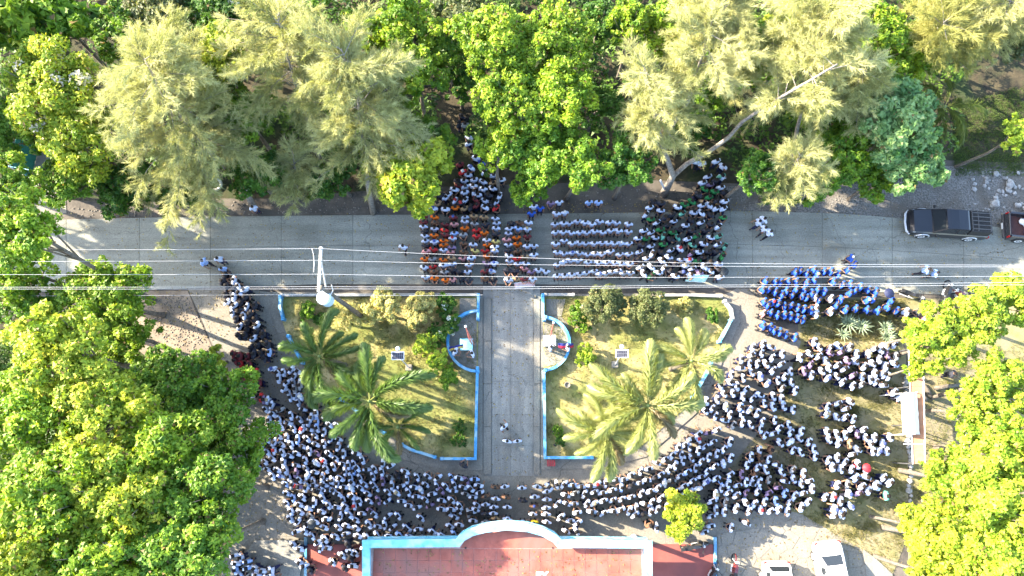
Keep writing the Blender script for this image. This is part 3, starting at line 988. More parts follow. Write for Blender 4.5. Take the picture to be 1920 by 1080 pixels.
# ---- top middle
for a, kw in [
    ((770, 45, 7.0, 2.2, "bright", "bright tree at the top edge right of the second casuarina"), {}),
    ((785, 140, 7.0, 2.0, "bright", "bright tree above the shaded path's left side"), {}),
    ((795, 255, 6.0, 1.6, "green", "green tree on the left side of the shaded path"), {}),
    ((765, 325, 6.2, 2.6, "yellow", "yellow-green tree at the left corner where the shaded path meets the road"), dict(leaf=(.3, .18))),
    ((870, 30, 5.4, 2.0, "olive", "grey-green tree at the top edge left of the tall twin crowns"), {}),
    ((930, 75, 9.2, 2.5, "bright", "tall bright tree at the top centre, left of the pair"), {}),
    ((1030, 70, 9.2, 2.5, "bright", "tall bright tree at the top centre, right of the pair"), {}),
    ((955, 185, 9.0, 2.2, "bright", "tall bright tree in the centre right of the shaded path"), {}),
    ((1045, 180, 8.8, 2.3, "bright", "tall bright tree in the centre beside the dark gap"), {}),
    ((935, 275, 7.2, 1.7, "bright", "bright tree overhanging the shaded path's right side"), {}),
    ((1020, 275, 7.0, 2.4, "green", "green tree below the tall central crowns"), {}),
    ((995, 345, 5.0, 1.6, "green", "low green tree hanging over people standing on the verge"), {}),
    ((1090, 305, 7.5, 1.9, "green", "low green tree above the verge, centre right"), {}),
    ((1175, 305, 7.2, 1.8, "dark", "dark bush tree left of the forked casuarina's foot"), {}),
    ((1115, 195, 4.0, 1.7, "dark", "dark low tree in the gap beside the central crowns"), {}),
    ((1120, 45, 5.4, 1.9, "dark", "dark tree at the top edge right of the central crowns"), {}),
    ((870, 150, 3.8, 1.6, "dark", "dark low tree at the head of the shaded path"), {}),
    ((1180, 40, 8.0, 1.5, "bright", "small bright tree at the top edge beside the third casuarina"), {}),
]:
    broad(*a, **kw)
for a, kw in [
    ((560, 20, 7.0, 2.0, "green", "green tree at the top edge among the left casuarinas"), {}),
    ((690, 60, 6.0, 1.9, "bright", "bright tree at the top edge behind the wide pale casuarina"), {}),
    ((215, 60, 7.0, 1.8, "green", "green tree at the top edge left of the leaning casuarina"), {}),
    ((1250, 55, 7.0, 2.0, "bright", "bright tree at the top edge under the third casuarina"), {}),
    ((1500, 60, 7.5, 1.9, "yellow", "yellow-green tree at the top edge between the right casuarinas"), {}),
    ((1710, 110, 6.0, 1.8, "bright", "bright tree above the coconut palm"), {}),
    ((840, 90, 6.0, 1.6, "green", "green tree at the top left of the shaded path"), {}),
    ((1280, 240, 2.6, 1.6, "dark", "dark low tree between the forked casuarina's two limbs"), {}),
    ((1550, 215, 5.0, 1.9, "bright", "bright tree under the end of the long bare limb"), {}),
]:
    broad(*a, **kw)
# ---- top right
for a, kw in [
    ((1420, 90, 6.5, 2.4, "bright", "bright tree showing between casuarina sprays at the top right"), {}),
    ((1330, 175, 3.0, 2.0, "green", "green tree beneath the forked casuarina's crown"), {}),
    ((1640, 60, 7.4, 2.2, "bright", "bright tree at the top edge right of the casuarinas"), {}),
    ((1650, 150, 6.6, 2.0, "bright", "bright tree above the mint-green tree"), {}),
    ((1425, 322, 7.0, 1.5, "dark", "dark tree below the long bare limb"), {}),
    ((1455, 335, 3.8, 2.0, "dark", "dark low tree at the road verge right of the green-shirted block"), {}),
    ((1535, 330, 4.0, 2.0, "green", "low green tree above the road's right half"), {}),
    ((1590, 270, 5.0, 2.1, "green", "green tree just left of the mint-green tree"), {}),
    ((1685, 225, 6.6, 2.5, "mint", "mint-green feathery tree beside the palm at right"), dict(leaf=(.3, .2))),
    ((1715, 310, 5.4, 2.0, "mint", "lower mint-green tree above the black pickup"), dict(leaf=(.3, .2))),
    ((1640, 330, 3.6, 1.6, "green", "low green bush tree on the gravel verge"), {}),
    ((1912, 250, 6.0, 1.3, "lime", "pale green tree cut by the right edge above the rubble"), {}),
    ((1900, 60, 6.0, 2.0, "olive", "olive tree in the top right corner"), {}),
]:
    broad(*a, **kw)
# ---- lower right
for a, kw in [
    ((1722, 632, 5.0, 1.35, "lime", "small lime tree over the walkway roof's upper end"), {}),
    ((1775, 640, 6.2, 2.2, "lime", "lime-green tree below the parked motorcycles"), {}),
    ((1840, 590, 6.6, 1.9, "lime", "lime-green tree at right below the road"), {}),
    ((1900, 560, 6.6, 1.8, "lime", "lime-green tree on the right edge below the road"), {}),
    ((1716, 688, 4.2, .75, "lime", "tiny lime sapling crown over the walkway roof"), {}),
    ((1880, 725, 6.5, 2.0, "lime", "lime-green tree on the right edge, middle height"), {}),
    ((1820, 775, 6.0, 1.6, "lime", "lime-green tree right of the white awning"), {}),
    ((1895, 850, 7.0, 2.4, "lime", "lime-green tree on the right edge above the corner grove"), {}),
    ((1790, 900, 6.2, 2.2, "lime", "lime-green tree at the walkway roof's lower end"), {}),
    ((1880, 960, 7.2, 2.6, "lime", "tall lime-green tree in the right corner grove"), {}),
    ((1775, 1010, 6.4, 2.3, "yellow", "yellow-green tree above the bottom right corner"), {}),
    ((1860, 1060, 7.2, 2.6, "lime", "lime-green tree in the bottom right corner"), {}),
    ((1715, 985, 4.6, 1.1, "yellow", "small yellow-green tree at the lawn's lower right corner"), {}),
    ((1740, 1075, 5.6, 1.6, "yellow", "yellow-green tree at the bottom edge right of the white cars"), {}),
]:
    broad(*a, **kw)

# ---- casuarinas
casuarina((480, 395), [(455, 350, 2.5), (410, 300, 5), (360, 250, 7.5), (320, 190, 10), (270, 110, 12.5)], "leaning casuarina with pale feathery sprays and grey trunk at left", 62, 5.2, 21, trunk_r=.24)
casuarina((360, 330), [(330, 260, 4), (300, 160, 8), (290, 60, 11.5)], "smaller casuarina behind the leaning one at the upper left", 34, 4.0, 22, trunk_r=.16)
casuarina((700, 400), [(690, 350, 3), (680, 270, 6), (670, 180, 9), (640, 90, 12)], "wide pale casuarina left of the shaded path", 62, 5.0, 23, trunk_r=.22)
casuarina((600, 300), [(570, 210, 5), (540, 110, 9), (520, 30, 11.5)], "casuarina at the top edge beside the wide pale one", 38, 4.2, 24, trunk_r=.18)
casuarina((560, 375), [(555, 340, 3), (550, 290, 6)], "young casuarina hanging over the road verge at left", 18, 2.2, 25, trunk_r=.1)
casuarina((1243, 366), [(1262, 330, 1.5), (1240, 265, 6), (1225, 200, 9), (1210, 130, 11.5)], "forked casuarina at the road with a long bare grey limb", 54, 3.7, 26, trunk_r=.30,
          extra=[[(1262, 330, 1.5), (1288, 307, 2.5), (1330, 284, 4.1), (1366, 258, 5.6), (1392, 228, 7.1), (1440, 196, 9), (1520, 150, 11), (1570, 120, 12)], [(1240, 265, 6), (1290, 190, 8.5), (1330, 60, 11)]])
casuarina((1480, 330), [(1495, 240, 5), (1525, 120, 9), (1560, 0, 13)], "tall pale casuarina at the upper right", 52, 4.6, 27, trunk_r=.2)
casuarina((1330, 210), [(1340, 130, 5), (1350, 60, 8.5), (1360, 0, 11)], "casuarina at the top edge above the long bare limb", 44, 4.2, 28, trunk_r=.18)
casuarina((1425, 372), [(1455, 345, 4), (1480, 320, 6.5), (1500, 290, 8.5)], "drooping young casuarina over the verge right of the green-shirted block", 22, 2.4, 29, trunk_r=.09)
casuarina((1740, 130), [(1755, 90, 5), (1770, 40, 9)], "thin casuarina at the top right above the palm", 30, 3.8, 30, trunk_r=.15, col=((.2, .21, .05), (.42, .40, .13)))
casuarina((1860, 90), [(1880, 50, 5), (1895, 0, 9)], "casuarina branch crown in the top right corner", 30, 3.8, 31, trunk_r=.15)
casuarina((1590, 240), [(1600, 190, 5), (1620, 130, 8.5)], "casuarina between the long bare limb and the mint-green tree", 34, 3.4, 32, trunk_r=.14)

# ---- palms: trunk, crownshaft and separate fronds
def frond_mesh(name, L, rise, droop, n, ll, lw, bushy, c0, c1, rng, pet=.1):
    s = np.linspace(pet, 1, n)
    def curve(s):
        x = L * s * (1 - .12 * s * s); z = rise * L * s - droop * L * s ** 2.2
        return np.stack([x, np.zeros_like(x), z], 1)
    V, F, C = [], [], []
    rep = 5 if bushy else 2
    sp = np.repeat(s, rep) + rng.uniform(-.01, .01, n * rep)
    sp = np.clip(sp, pet, 1)
    P = curve(sp); T = curve(sp + .01) - curve(sp - .01); T /= np.linalg.norm(T, axis=1)[:, None]
    Y = np.array([0, 1, 0]); Z = np.cross(T, Y)
    if bushy: a = rng.uniform(-.55, math.pi + .55, n * rep)
    else: a = np.where(np.arange(n * rep) % 2 == 0, .25, math.pi - .25) + rng.normal(0, .12, n * rep)
    rad = Y * np.cos(a)[:, None] + Z * np.sin(a)[:, None] * (1 if bushy else .6)
    D = T * .8 + rad * .75 + rng.normal(size=(n * rep, 3)) * .2 + np.array([0, 0, -.15]); D /= np.linalg.norm(D, axis=1)[:, None]
    le = ll * (np.sin(np.clip(sp, .06, .97) * math.pi) ** .45) * rng.uniform(.8, 1.15, n * rep)
    B = np.cross(D, T); B /= np.linalg.norm(B, axis=1)[:, None] + 1e-9
    mid = P + D * (le * .5)[:, None]; tip = P + D * le[:, None] + np.array([0, 0, -1]) * (le * .12)[:, None]
    w = lw
    V = np.stack([P - B * w * .3, P + B * w * .3, mid + B * w * .5, tip, mid - B * w * .5], 1).reshape(-1, 3)
    k = n * rep; base = np.arange(k)[:, None] * 5
    F4 = base + np.array([[0, 1, 2, 4]]); F3 = base + np.array([[4, 2, 3, 3]])
    tt = np.clip(rng.normal(.5, .22, k), 0, 1)[:, None]
    Cc = np.repeat(np.array(c0) * (1 - tt) + np.array(c1) * tt, 5, axis=0)
    # rachis as a slim 3-sided tube
    rs = curve(np.linspace(0, 1, 9)); RV = []; RF = []
    for i, p in enumerate(rs):
        r = .035 * (1 - .8 * i / 8)
        for a_ in range(3): RV.append(p + np.array([0, r * math.cos(a_ * 2.094), r * math.sin(a_ * 2.094)]))
    for i in range(8):
        for a_ in range(3):
            b_ = (a_ + 1) % 3; RF.append([i * 3 + a_, i * 3 + b_, i * 3 + 3 + b_, i * 3 + 3 + a_])
    faces = [tuple(f) for f in F4] + [tuple(f[:3]) for f in F3] + [tuple(x + len(V) for x in f) for f in RF]
    Vall = np.concatenate([V, np.array(RV)]); Call = np.concatenate([Cc, np.tile(np.array([[.22, .24, .06]]), (len(RV), 1))])
    me = bpy.data.meshes.new(name); me.from_pydata(Vall.tolist(), [], faces); me.update()
    at = me.attributes.new("tint", 'FLOAT_COLOR', 'POINT')
    c4 = np.ones((len(Vall), 4), dtype=np.float32); c4[:, :3] = Call
    at.data.foreach_set("color", c4.ravel()); me.materials.append(m_frond)
    return me


prn = np.random.default_rng(77)
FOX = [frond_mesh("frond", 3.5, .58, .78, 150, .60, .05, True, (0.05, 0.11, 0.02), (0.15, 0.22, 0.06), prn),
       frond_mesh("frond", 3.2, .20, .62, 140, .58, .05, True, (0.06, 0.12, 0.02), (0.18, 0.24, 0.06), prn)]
FOX_SUNLIT = [frond_mesh("frond", 3.5, .55, .74, 150, .60, .05, True, (0.17, 0.21, 0.05), (0.42, 0.43, 0.16), prn),  # paler copies for the sunlit palms, sunlight put into the leaf colour
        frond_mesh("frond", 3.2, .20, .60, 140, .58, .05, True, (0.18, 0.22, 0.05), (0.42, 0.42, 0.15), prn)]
BROWN = frond_mesh("frond", 3.0, .05, .8, 90, .5, .05, True, (0.10, 0.075, 0.035), (0.27, 0.21, 0.10), prn)
COCO = [frond_mesh("frond", 3.2, .55, .75, 80, .75, .055, False, (0.07, 0.11, 0.02), (0.17, 0.21, 0.06), prn)]


def palm(px, py, zc, nf, fr, label, name="palm_tree", scale=1.0, rt=.14, seed=1, angles=None):
    rn = random.Random(seed)
    c = G(px, py, zc)
    b = Vector((c.x + .15, c.y + .1, 0))
    t = empty(name, b, label=label, cat="palm")
    top = Vector((c.x - b.x, c.y - b.y, zc))
    mb = MB(); pts = []
    for i in range(14): pts.append(top * (i / 13) * .97)
    mb.tube(pts, [rt * (1.25 if i == 0 else (1.05 if i % 2 else .95)) * (1 - .25 * i / 13) for i in range(14)], 10)
    mb.build("trunk", m_bark, t, smooth=False)
    cs = MB(); cs.tube([top * .90, top * .95, top * 1.02], [rt * .95, rt * 1.1, rt * .35], 10); cs.build("crownshaft", M("crownshaft", (.10, .15, .04), (.18, .22, .07), scale=4, rough=.5), t, smooth=True)
    for i in range(nf):
        a = angles[i] if angles else i * 2 * math.pi / nf + rn.uniform(-.2, .2)
        if angles: a = R(a)
        low = (i % 3 == 2)
        o = mobj("frond", BROWN if (i == nf - 2 and fr is not COCO) else fr[1 if (low and len(fr) > 1) else 0], None, t, loc=tuple(top * .985), rot=(rn.uniform(-.35, .35), rn.uniform(-.1, .38) if not low else rn.uniform(.1, .35), a))
        s = scale * rn.uniform(.76, 1.14); o.scale = (s, s, s)
    return t


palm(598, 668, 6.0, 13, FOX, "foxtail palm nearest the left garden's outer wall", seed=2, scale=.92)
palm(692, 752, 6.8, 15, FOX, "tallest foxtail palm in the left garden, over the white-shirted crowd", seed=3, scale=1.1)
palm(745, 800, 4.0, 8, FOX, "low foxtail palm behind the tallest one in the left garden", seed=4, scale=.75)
palm(1215, 760, 6.6, 15, FOX_SUNLIT, "largest sunlit foxtail palm in the right garden", seed=5, scale=1.1)
palm(1297, 676, 6.2, 13, FOX_SUNLIT, "sunlit foxtail palm at the right garden's outer side", seed=6, scale=.85)
palm(1140, 812, 5.6, 13, FOX_SUNLIT, "sunlit foxtail palm at the right garden's lower corner", seed=7, scale=.92)
palm(1772, 200, 5.5, 11, COCO, "coconut palm beside the mint-green tree at right", seed=9, scale=.95, rt=.16)

# spiky rosettes
def rosette(px, py, r, label, seed, n=34, group="spiky rosette plants by the blue-shirted group"):
    rn = random.Random(seed)
    p = G(px, py, .4)
    t = empty("rosette_plant", (p.x, p.y, 0), label=label, cat="plant", group=group)
    mat = M("grey_green_leaf", (.12, .17, .09), (.26, .32, .2), scale=5, rough=.6)
    st_ = MB(); st_.lathe([(.14, 0), (.11, .3), (.05, .5)], (0, 0, 0), 8); st_.build("stem", m_darkbark, t)
    for k in range(n):
        a = k * 2.39996; el = .15 + 1.1 * (k / n)
        L = r * rn.uniform(.8, 1.1) * (1 - .35 * k / n)
        d = Vector((math.cos(a) * math.cos(el), math.sin(a) * math.cos(el), math.sin(el)))
        s = Vector((-math.sin(a), math.cos(a), 0))
        o = Vector((0, 0, .42)); w = .045
        u = d.cross(s) * .012
        vs_ = [o - s * w * .6, o + s * w * .6, o + d * L * .5 + s * w, o + d * L + Vector((0, 0, -.06)), o + d * L * .5 - s * w, o + d * L * .5 + u * 2]
        b = MB(); b.add(vs_, [(0, 1, 5), (1, 2, 5), (2, 3, 5), (3, 4, 5), (4, 0, 5)]); b.build("leaf", mat, t)
rosette(1590, 606, .95, "grey-green spiky plant, leftmost and largest beside the blue-shirted group", 1, 40)
rosette(1614, 612, .85, "grey-green spiky plant, close on the right of the largest one", 2, 36)
rosette(1660, 615, .75, "upper spiky plant of the pair near the lime trees", 3)
rosette(1662, 632, .85, "lower spiky plant of the pair near the lime trees", 4)
rosette(1580, 626, .65, "small spiky plant below the largest one", 5, 26)

# ---- garden shrubs
for a, kw in [
    ((645, 592, 1.6, 1.3, "gold", "wispy golden shrub at the left garden's upper edge by the power pole"), dict(leaf=(.16, .03), k=2600)),
    ((715, 577, 1.7, 1.38, "gold", "golden rounded shrub in the middle of the left garden's upper edge"), dict(leaf=(.14, .09), k=1900)),
    ((787, 578, 1.7, 1.38, "gold", "dense golden rounded shrub beside the white-flowered hedge"), dict(leaf=(.12, .09), k=2100)),
    ((838, 572, 1.0, .95, "dark", "dark hedge with white flowers, upper clump, left garden"), dict(leaf=(.12, .08), k=2000, flower=((.7, .7, .65), .05))),
    ((845, 605, 1.0, .9, "dark", "dark hedge with white flowers, middle clump, left garden"), dict(leaf=(.12, .08), k=2000, flower=((.7, .7, .65), .05))),
    ((822, 625, .9, .85, "dark", "dark hedge with white flowers, lower clump, left garden"), dict(leaf=(.12, .08), k=2000, flower=((.7, .7, .65), .05))),
    ((795, 645, 1.3, .95, "lime", "pale green shrub, upper of three below the white-flowered hedge"), dict(leaf=(.14, .09), k=1900)),
    ((822, 678, 1.3, .95, "lime", "pale green shrub, middle of three below the white-flowered hedge"), dict(leaf=(.14, .09), k=1900)),
    ((842, 706, 1.1, .85, "green", "green shrub, lowest of three below the flag court"), dict(leaf=(.14, .09), k=1900)),
    ((578, 585, .8, .75, "green", "small green shrub in the left garden's upper corner"), dict(leaf=(.14, .09), k=1900)),
    ((600, 598, .6, .5, "dark", "small dark shrub under the golden wispy one"), dict(leaf=(.12, .08), k=2000)),
    ((1082, 585, 1.1, .85, "green", "green hedge shrub nearest the right flag court"), dict(leaf=(.12, .08), k=2000, flower=((.7, .7, .65), .03))),
    ((1092, 612, .8, .55, "green", "small green shrub below the hedge shrub, right garden"), dict(leaf=(.12, .08), k=2000)),
    ((1132, 568, 1.8, 1.55, "olive", "grey-green rounded shrub, left of two in the right garden"), dict(leaf=(.13, .08), k=1900)),
    ((1214, 578, 1.7, 1.5, "olive", "grey-green rounded shrub, right of two in the right garden"), dict(leaf=(.13, .08), k=1900)),
    ((1097, 665, 1.0, .8, "lime", "small pale green bush beside the right flag court"), dict(leaf=(.14, .09), k=1900)),
    ((1335, 592, .6, .6, "dark", "small dark shrub at the right garden's upper right corner"), dict(leaf=(.12, .08), k=1900)),
    ((1285, 572, .5, .75, "gold", "low golden shrub right of the grey-green ones"), dict(leaf=(.12, .07), k=1500)),
    ((862, 800, .5, .55, "dark", "low dark hedge clump, upper, in the left garden's lower corner"), dict(leaf=(.1, .07), k=2200)),
    ((860, 825, .5, .55, "dark", "low dark hedge clump, lower, in the left garden's lower corner"), dict(leaf=(.1, .07), k=2200)),
    ((1046, 808, .5, .5, "green", "low green hedge clump, upper, beside the drive in the right garden"), dict(leaf=(.1, .07), k=2200)),
    ((1050, 828, .5, .45, "dark", "low hedge clump, lower, beside the drive in the right garden"), dict(leaf=(.1, .07), k=2200)),
]:
    broad(*a, name="shrub", cat="shrub", puff=.28, spread=.52, lobe=(.40, .52), bark=m_darkbark, **kw)
broad(1282, 962, 1.8, 1.55, "yellow", "round yellow-green ornamental tree beside the building's right corner", name="ornamental_tree", leaf=(.18, .12), k=1700, spread=.56, lobe=(.38, .5))
# grass tufts on the lawns, uncountable
def tufts(name, poly, n, label, seed, c0, c1, h=(.05, .16)):
    rng = np.random.default_rng(seed)
    P = []
    x0, x1 = min(p[0] for p in poly), max(p[0] for p in poly); y0, y1 = min(p[1] for p in poly), max(p[1] for p in poly)
    cl = [(rng.uniform(x0, x1), rng.uniform(y0, y1)) for _ in range(90)]
    while len(P) < n:
        if rng.random() < .55: q = cl[int(rng.integers(len(cl)))]; x, y = q[0] + rng.normal(0, 9), q[1] + rng.normal(0, 7)
        else: x, y = rng.uniform(x0, x1), rng.uniform(y0, y1)
        if in_poly(x, y, poly): g = G(x, y); P.append((g.x, g.y, .0))
    P = np.array(P); k = 5
    P = np.repeat(P, k, axis=0) + rng.normal(size=(n * k, 3)) * np.array([.06, .06, 0])
    zb = .03 if name == "lawn_grass" else .16
    P[:, 2] = zb
    D = rng.normal(size=(n * k, 3)) * np.array([.6, .6, 0]) + np.array([0, 0, 1]); D /= np.linalg.norm(D, axis=1)[:, None]
    B = np.cross(D, rng.normal(size=(n * k, 3))); B /= np.linalg.norm(B, axis=1)[:, None]
    L = rng.uniform(h[0], h[1], n * k)[:, None]
    V = np.stack([P - B * .014, P + B * .014, P + D * L], 1).reshape(-1, 3)
    t = rng.uniform(0, 1, n * k)[:, None]
    C = np.repeat(np.array(c0) * (1 - t) + np.array(c1) * t, 3, axis=0)
    mobj(name, np_mesh(name, V, np.arange(len(V)).reshape(-1, 3), tint=C), m_needle, label=label, cat="grass", kind="stuff")
tufts("garden_grass", GL, 7000, "dry yellow grass tufts in the left garden", 1, (.10, .12, .03), (.34, .29, .12))
tufts("garden_grass", GR, 7000, "dry yellow grass tufts in the right garden", 2, (.10, .13, .03), (.34, .31, .12))
tufts("lawn_grass", [(1502, 640), (1690, 640), (1704, 1000), (1672, 1080), (1500, 962), (1420, 950), (1345, 905), (1402, 835), (1455, 770)], 9000, "trodden patchy grass on the right lawn", 3, (.08, .10, .025), (.24, .21, .08))
tufts("lawn_grass", [(1720, 660), (1920, 640), (1920, 1080), (1700, 1080)], 5000, "grass beyond the walkway roof at right", 4, (.08, .11, .025), (.24, .22, .07))
tufts("lawn_grass", [(1500, 566), (1700, 560), (1700, 640), (1502, 640)], 3500, "thin grass around the blue-shirted group", 5, (.08, .10, .025), (.22, .19, .07))
tufts("lawn_grass", [(1780, 200), (1920, 160), (1920, 330), (1790, 330)], 4000, "green grass under the trees at the upper right", 6, (.04, .08, .015), (.12, .17, .04))

# undergrowth below the trees: nobody could count its leaves
def undergrowth(name, poly, holes, n, label, seed, c0, c1, zmax=1.6):
    rng = np.random.default_rng(seed)
    x0, x1 = min(p[0] for p in poly), max(p[0] for p in poly); y0, y1 = min(p[1] for p in poly), max(p[1] for p in poly)
    C = []
    while len(C) < n // 60:
        x, y = rng.uniform(x0, x1), rng.uniform(y0, y1)
        if in_poly(x, y, poly) and not any(in_poly(x, y, h) for h in holes):
            g = G(x, y); C.append((g.x, g.y, rng.uniform(.1, zmax) , rng.uniform(.45, 1.0)))
    C = np.array(C); idx = rng.integers(0, len(C), n)
    d = unit(n, rng, -.2)
    P = C[idx, :3] + d * C[idx, 3:4] * np.array([1, 1, .8]); P[:, 2] = np.abs(P[:, 2]) + .05
    V, F = leaf_quads(P, d * .5 + np.array([0, 0, .6]) + rng.normal(size=(n, 3)) * .4, .30, .18, rng)
    t = np.clip(rng.normal(.4, .2, len(C))[idx] + rng.normal(0, .15, n), 0, 1)[:, None]
    mobj(name, np_mesh(name, V, F, tint=np.repeat(np.array(c0) * (1 - t) + np.array(c1) * t, 3, axis=0)), m_leaf, label=label, cat="undergrowth", kind="stuff")
PATH = [(815, 150), (890, 150), (900, 330), (960, 352), (760, 352), (820, 320)]
undergrowth("undergrowth", [(-120, -180), (2050, -180), (2050, 120), (1800, 120), (1760, 290), (1640, 325), (1380, 330), (1230, 325), (960, 335), (700, 345), (560, 335), (300, 345), (140, 345), (130, 240), (-120, 260)], [PATH, [(1200, 290), (1380, 290), (1380, 345), (1200, 345)]],
            62000, "dark green undergrowth filling the ground beneath the upper trees", 8, (.025, .065, .008), (.12, .21, .02))
undergrowth("undergrowth", [(-100, 640), (230, 650), (400, 740), (430, 900), (400, 1160), (-100, 1160)], [], 30000, "green undergrowth beneath the lower left grove", 9, (.025, .06, .008), (.10, .18, .02), 4.2)  # made tall to block low sun beneath the grove crowns

# fallen leaves and litter on the hard ground
rng = np.random.default_rng(99)
LP = []
for (x0, y0, x1, y1, n_) in ((80, 400, 780, 545, 500), (780, 380, 1400, 402, 250), (1380, 395, 1900, 550, 400), (400, 545, 560, 760, 250), (905, 540, 1015, 890, 260), (530, 560, 890, 855, 500), (1025, 560, 1340, 855, 600), (460, 880, 700, 1010, 300), (1340, 880, 1690, 1075, 500), (250, 545, 420, 700, 250)):
    for _ in range(n_):
        g = G(rng.uniform(x0, x1), rng.uniform(y0, y1)); LP.append((g.x, g.y, .19 if (530 <= x0 < 900 and y0 > 550) or (1020 < x0 < 1040) else .078))
for _ in range(160):
    g = G(rng.uniform(705, 1200), rng.uniform(1030, 1085), ZR); LP.append((g.x, g.y, ZR + .05))
LP = np.array(LP); V, F = leaf_quads(LP, np.array([0, 0, 1.]) + rng.normal(size=LP.shape) * .2, .11, .08, rng, .05)
t = rng.uniform(0, 1, len(LP))[:, None]
mobj("fallen_leaves", np_mesh("fallen_leaves", V, F, tint=np.repeat(np.array([.10, .06, .025]) * (1 - t) + np.array([.34, .27, .10]) * t, 3, axis=0)), m_leaf, label="dry fallen leaves scattered over the road, drive and lawns", cat="leaves", kind="stuff")
# ================================================================== power pole and wires
ZW = 9.3
pt = G(604, 540, ZW)
pb = G(688, 600, 0)
pole = empty("power_pole", (pb.x, pb.y, 0), label="wooden power pole with white crossarm and drum transformer at the left garden", cat="pole")
tp = pt - Vector((pb.x, pb.y, 0))
mb = MB(); mb.tube([(0, 0, -.1), tp * .5, tp * 1.02], [.17, .14, .11], 10); mb.build("post", m_bark, pole, smooth=True)
a0, a1 = G(600, 463, ZW) - Vector((pb.x, pb.y, 0)), G(600, 548, ZW) - Vector((pb.x, pb.y, 0))
mb = MB(); mb.box((a0 + a1) / 2, (.16, (a1 - a0).length, .14), bev=.02); mb.build("crossarm", M("weathered_grey", (.30, .30, .29), (.42, .42, .40), scale=4, rough=.8), pole)
s0, s1 = G(602, 487, ZW - .1) - Vector((pb.x, pb.y, 0)), G(611, 538, ZW - .9) - Vector((pb.x, pb.y, 0))
mb = MB(); mb.tube([s0, s1], .045, 6); mb.build("brace", MATS["weathered_grey"], pole)
dp = G(607, 558, ZW - 1.0) - Vector((pb.x, pb.y, 0))
mb = MB(); mb.lathe([(.05, -.95), (.34, -.95), (.36, -.9), (.36, -.05), (.40, -.04), (.40, 0), (.30, .05), (.04, .07)], dp, 18)
mb.build("transformer", M("transformer_paint", (.30, .42, .50), (.40, .52, .58), scale=3, rough=.5), pole, smooth=False)
mb = MB(); mb.tube([dp + Vector((.3, .1, -.1)), dp + Vector((.55, .35, .25)), dp + Vector((.62, .5, .9))], .03, 6); mb.build("bushing_lead", m_wire, pole)
for yy in (466, 488, 514, 540):
    p = G(600, yy, ZW + .12) - Vector((pb.x, pb.y, 0))
    mb = MB(); mb.lathe([(.03, -.1), (.06, -.06), (.035, -.03), (.06, 0), (.03, .04)], p, 8); mb.build("insulator", m_white, pole)
mb = MB(); mb.tube([G(585, 466, ZW) - pb, G(588, 478, ZW - .25) - pb, G(589, 495, ZW - .4) - pb, G(588, 510, ZW - .25) - pb], .02, 5); mb.build("jumper_wire", m_wire, pole)


def wire(pts, r, label):
    P = []
    W = [G(x, y, z) for x, y, z in pts]
    for a, b in zip(W, W[1:]):
        for k in range(9):
            u = k / 8
            q = a.lerp(b, u); q.z -= 4 * .22 * u * (1 - u)
            if not P or (q - P[-1]).length > .01: P.append(q)
    mb = MB(); mb.tube(P, r, 6)
    mb.build("power_line", m_wire, label=label, cat="wire")


Z = ZW + .14
wire([(-700, 468, Z), (600, 466, Z), (1280, 493, Z), (2600, 498, Z)], .0072, "overhead wire farthest from the gardens, crossing the road crowd")
wire([(-700, 489, Z), (600, 488, Z), (1280, 499, Z), (2600, 498, Z)], .0072, "second overhead wire from the top, over the road")
wire([(-700, 512, Z), (600, 514, Z), (1280, 520, Z), (2600, 512, Z)], .0072, "third overhead wire from the top, over the road")
wire([(-700, 536, Z), (600, 537.5, Z), (1280, 535, Z), (2600, 520, Z)], .0072, "fourth overhead wire, upper of the close pair at the road's lower edge")
wire([(-700, 539, Z), (600, 541.5, Z), (1280, 538.5, Z), (2600, 526, Z)], .0072, "fifth overhead wire, lower of the close pair at the road's lower edge")
wire([(-700, 555, 7.2), (607, 552, 7.2), (905, 553, 7.0)], .006, "low service wire along the left garden's upper edge")

# ================================================================== vehicles
def wheel(parent, x, y, r, w, side):
    t = MB(); t.lathe([(r * .62, -w / 2), (r * .94, -w / 2), (r, -w * .36), (r, w * .36), (r * .94, w / 2), (r * .62, w / 2)], (x, y, r), 20, 'Y')
    o = t.build("wheel", m_black, parent, smooth=False)
    q = MB(); yy = y + side * w * .5
    q.lathe([(r * .63, -side * .06), (r * .63, 0), (r * .55, side * .012), (r * .18, -side * .01), (r * .12, side * .01)], (x, yy, r), 16, 'Y'); q.build("rim", m_metal, o)
    return o


def car_paint(name, c, rough=.25, coat=.6):
    m = M(name, c, rough=rough, spec=.5)
    m.node_tree.nodes["Principled BSDF"].inputs["Coat Weight"].default_value = coat
    return m


def ring(x, w, zb, zs, zt, in_=.12):
    return [(x, -w * .94, zb), (x, -w, zb + .12), (x, -w, zs - .06), (x, -w * .97, zs), (x, -w + in_, zt), (x, -w * .35, zt + .02),
            (x, w * .35, zt + .02), (x, w - in_, zt), (x, w * .97, zs), (x, w, zs - .06), (x, w, zb + .12), (x, w * .94, zb)]


def quad(mb, a, b, c, d, off=.008):
    a, b, c, d = map(Vector, (a, b, c, d))
    n = (b - a).cross(d - a).normalized() * off
    mb.add([a + n, b + n, c + n, d + n, a - n, b - n, c - n, d - n], [(0, 1, 2, 3), (7, 6, 5, 4), (0, 4, 5, 1), (1, 5, 6, 2), (2, 6, 7, 3), (3, 7, 4, 0)])


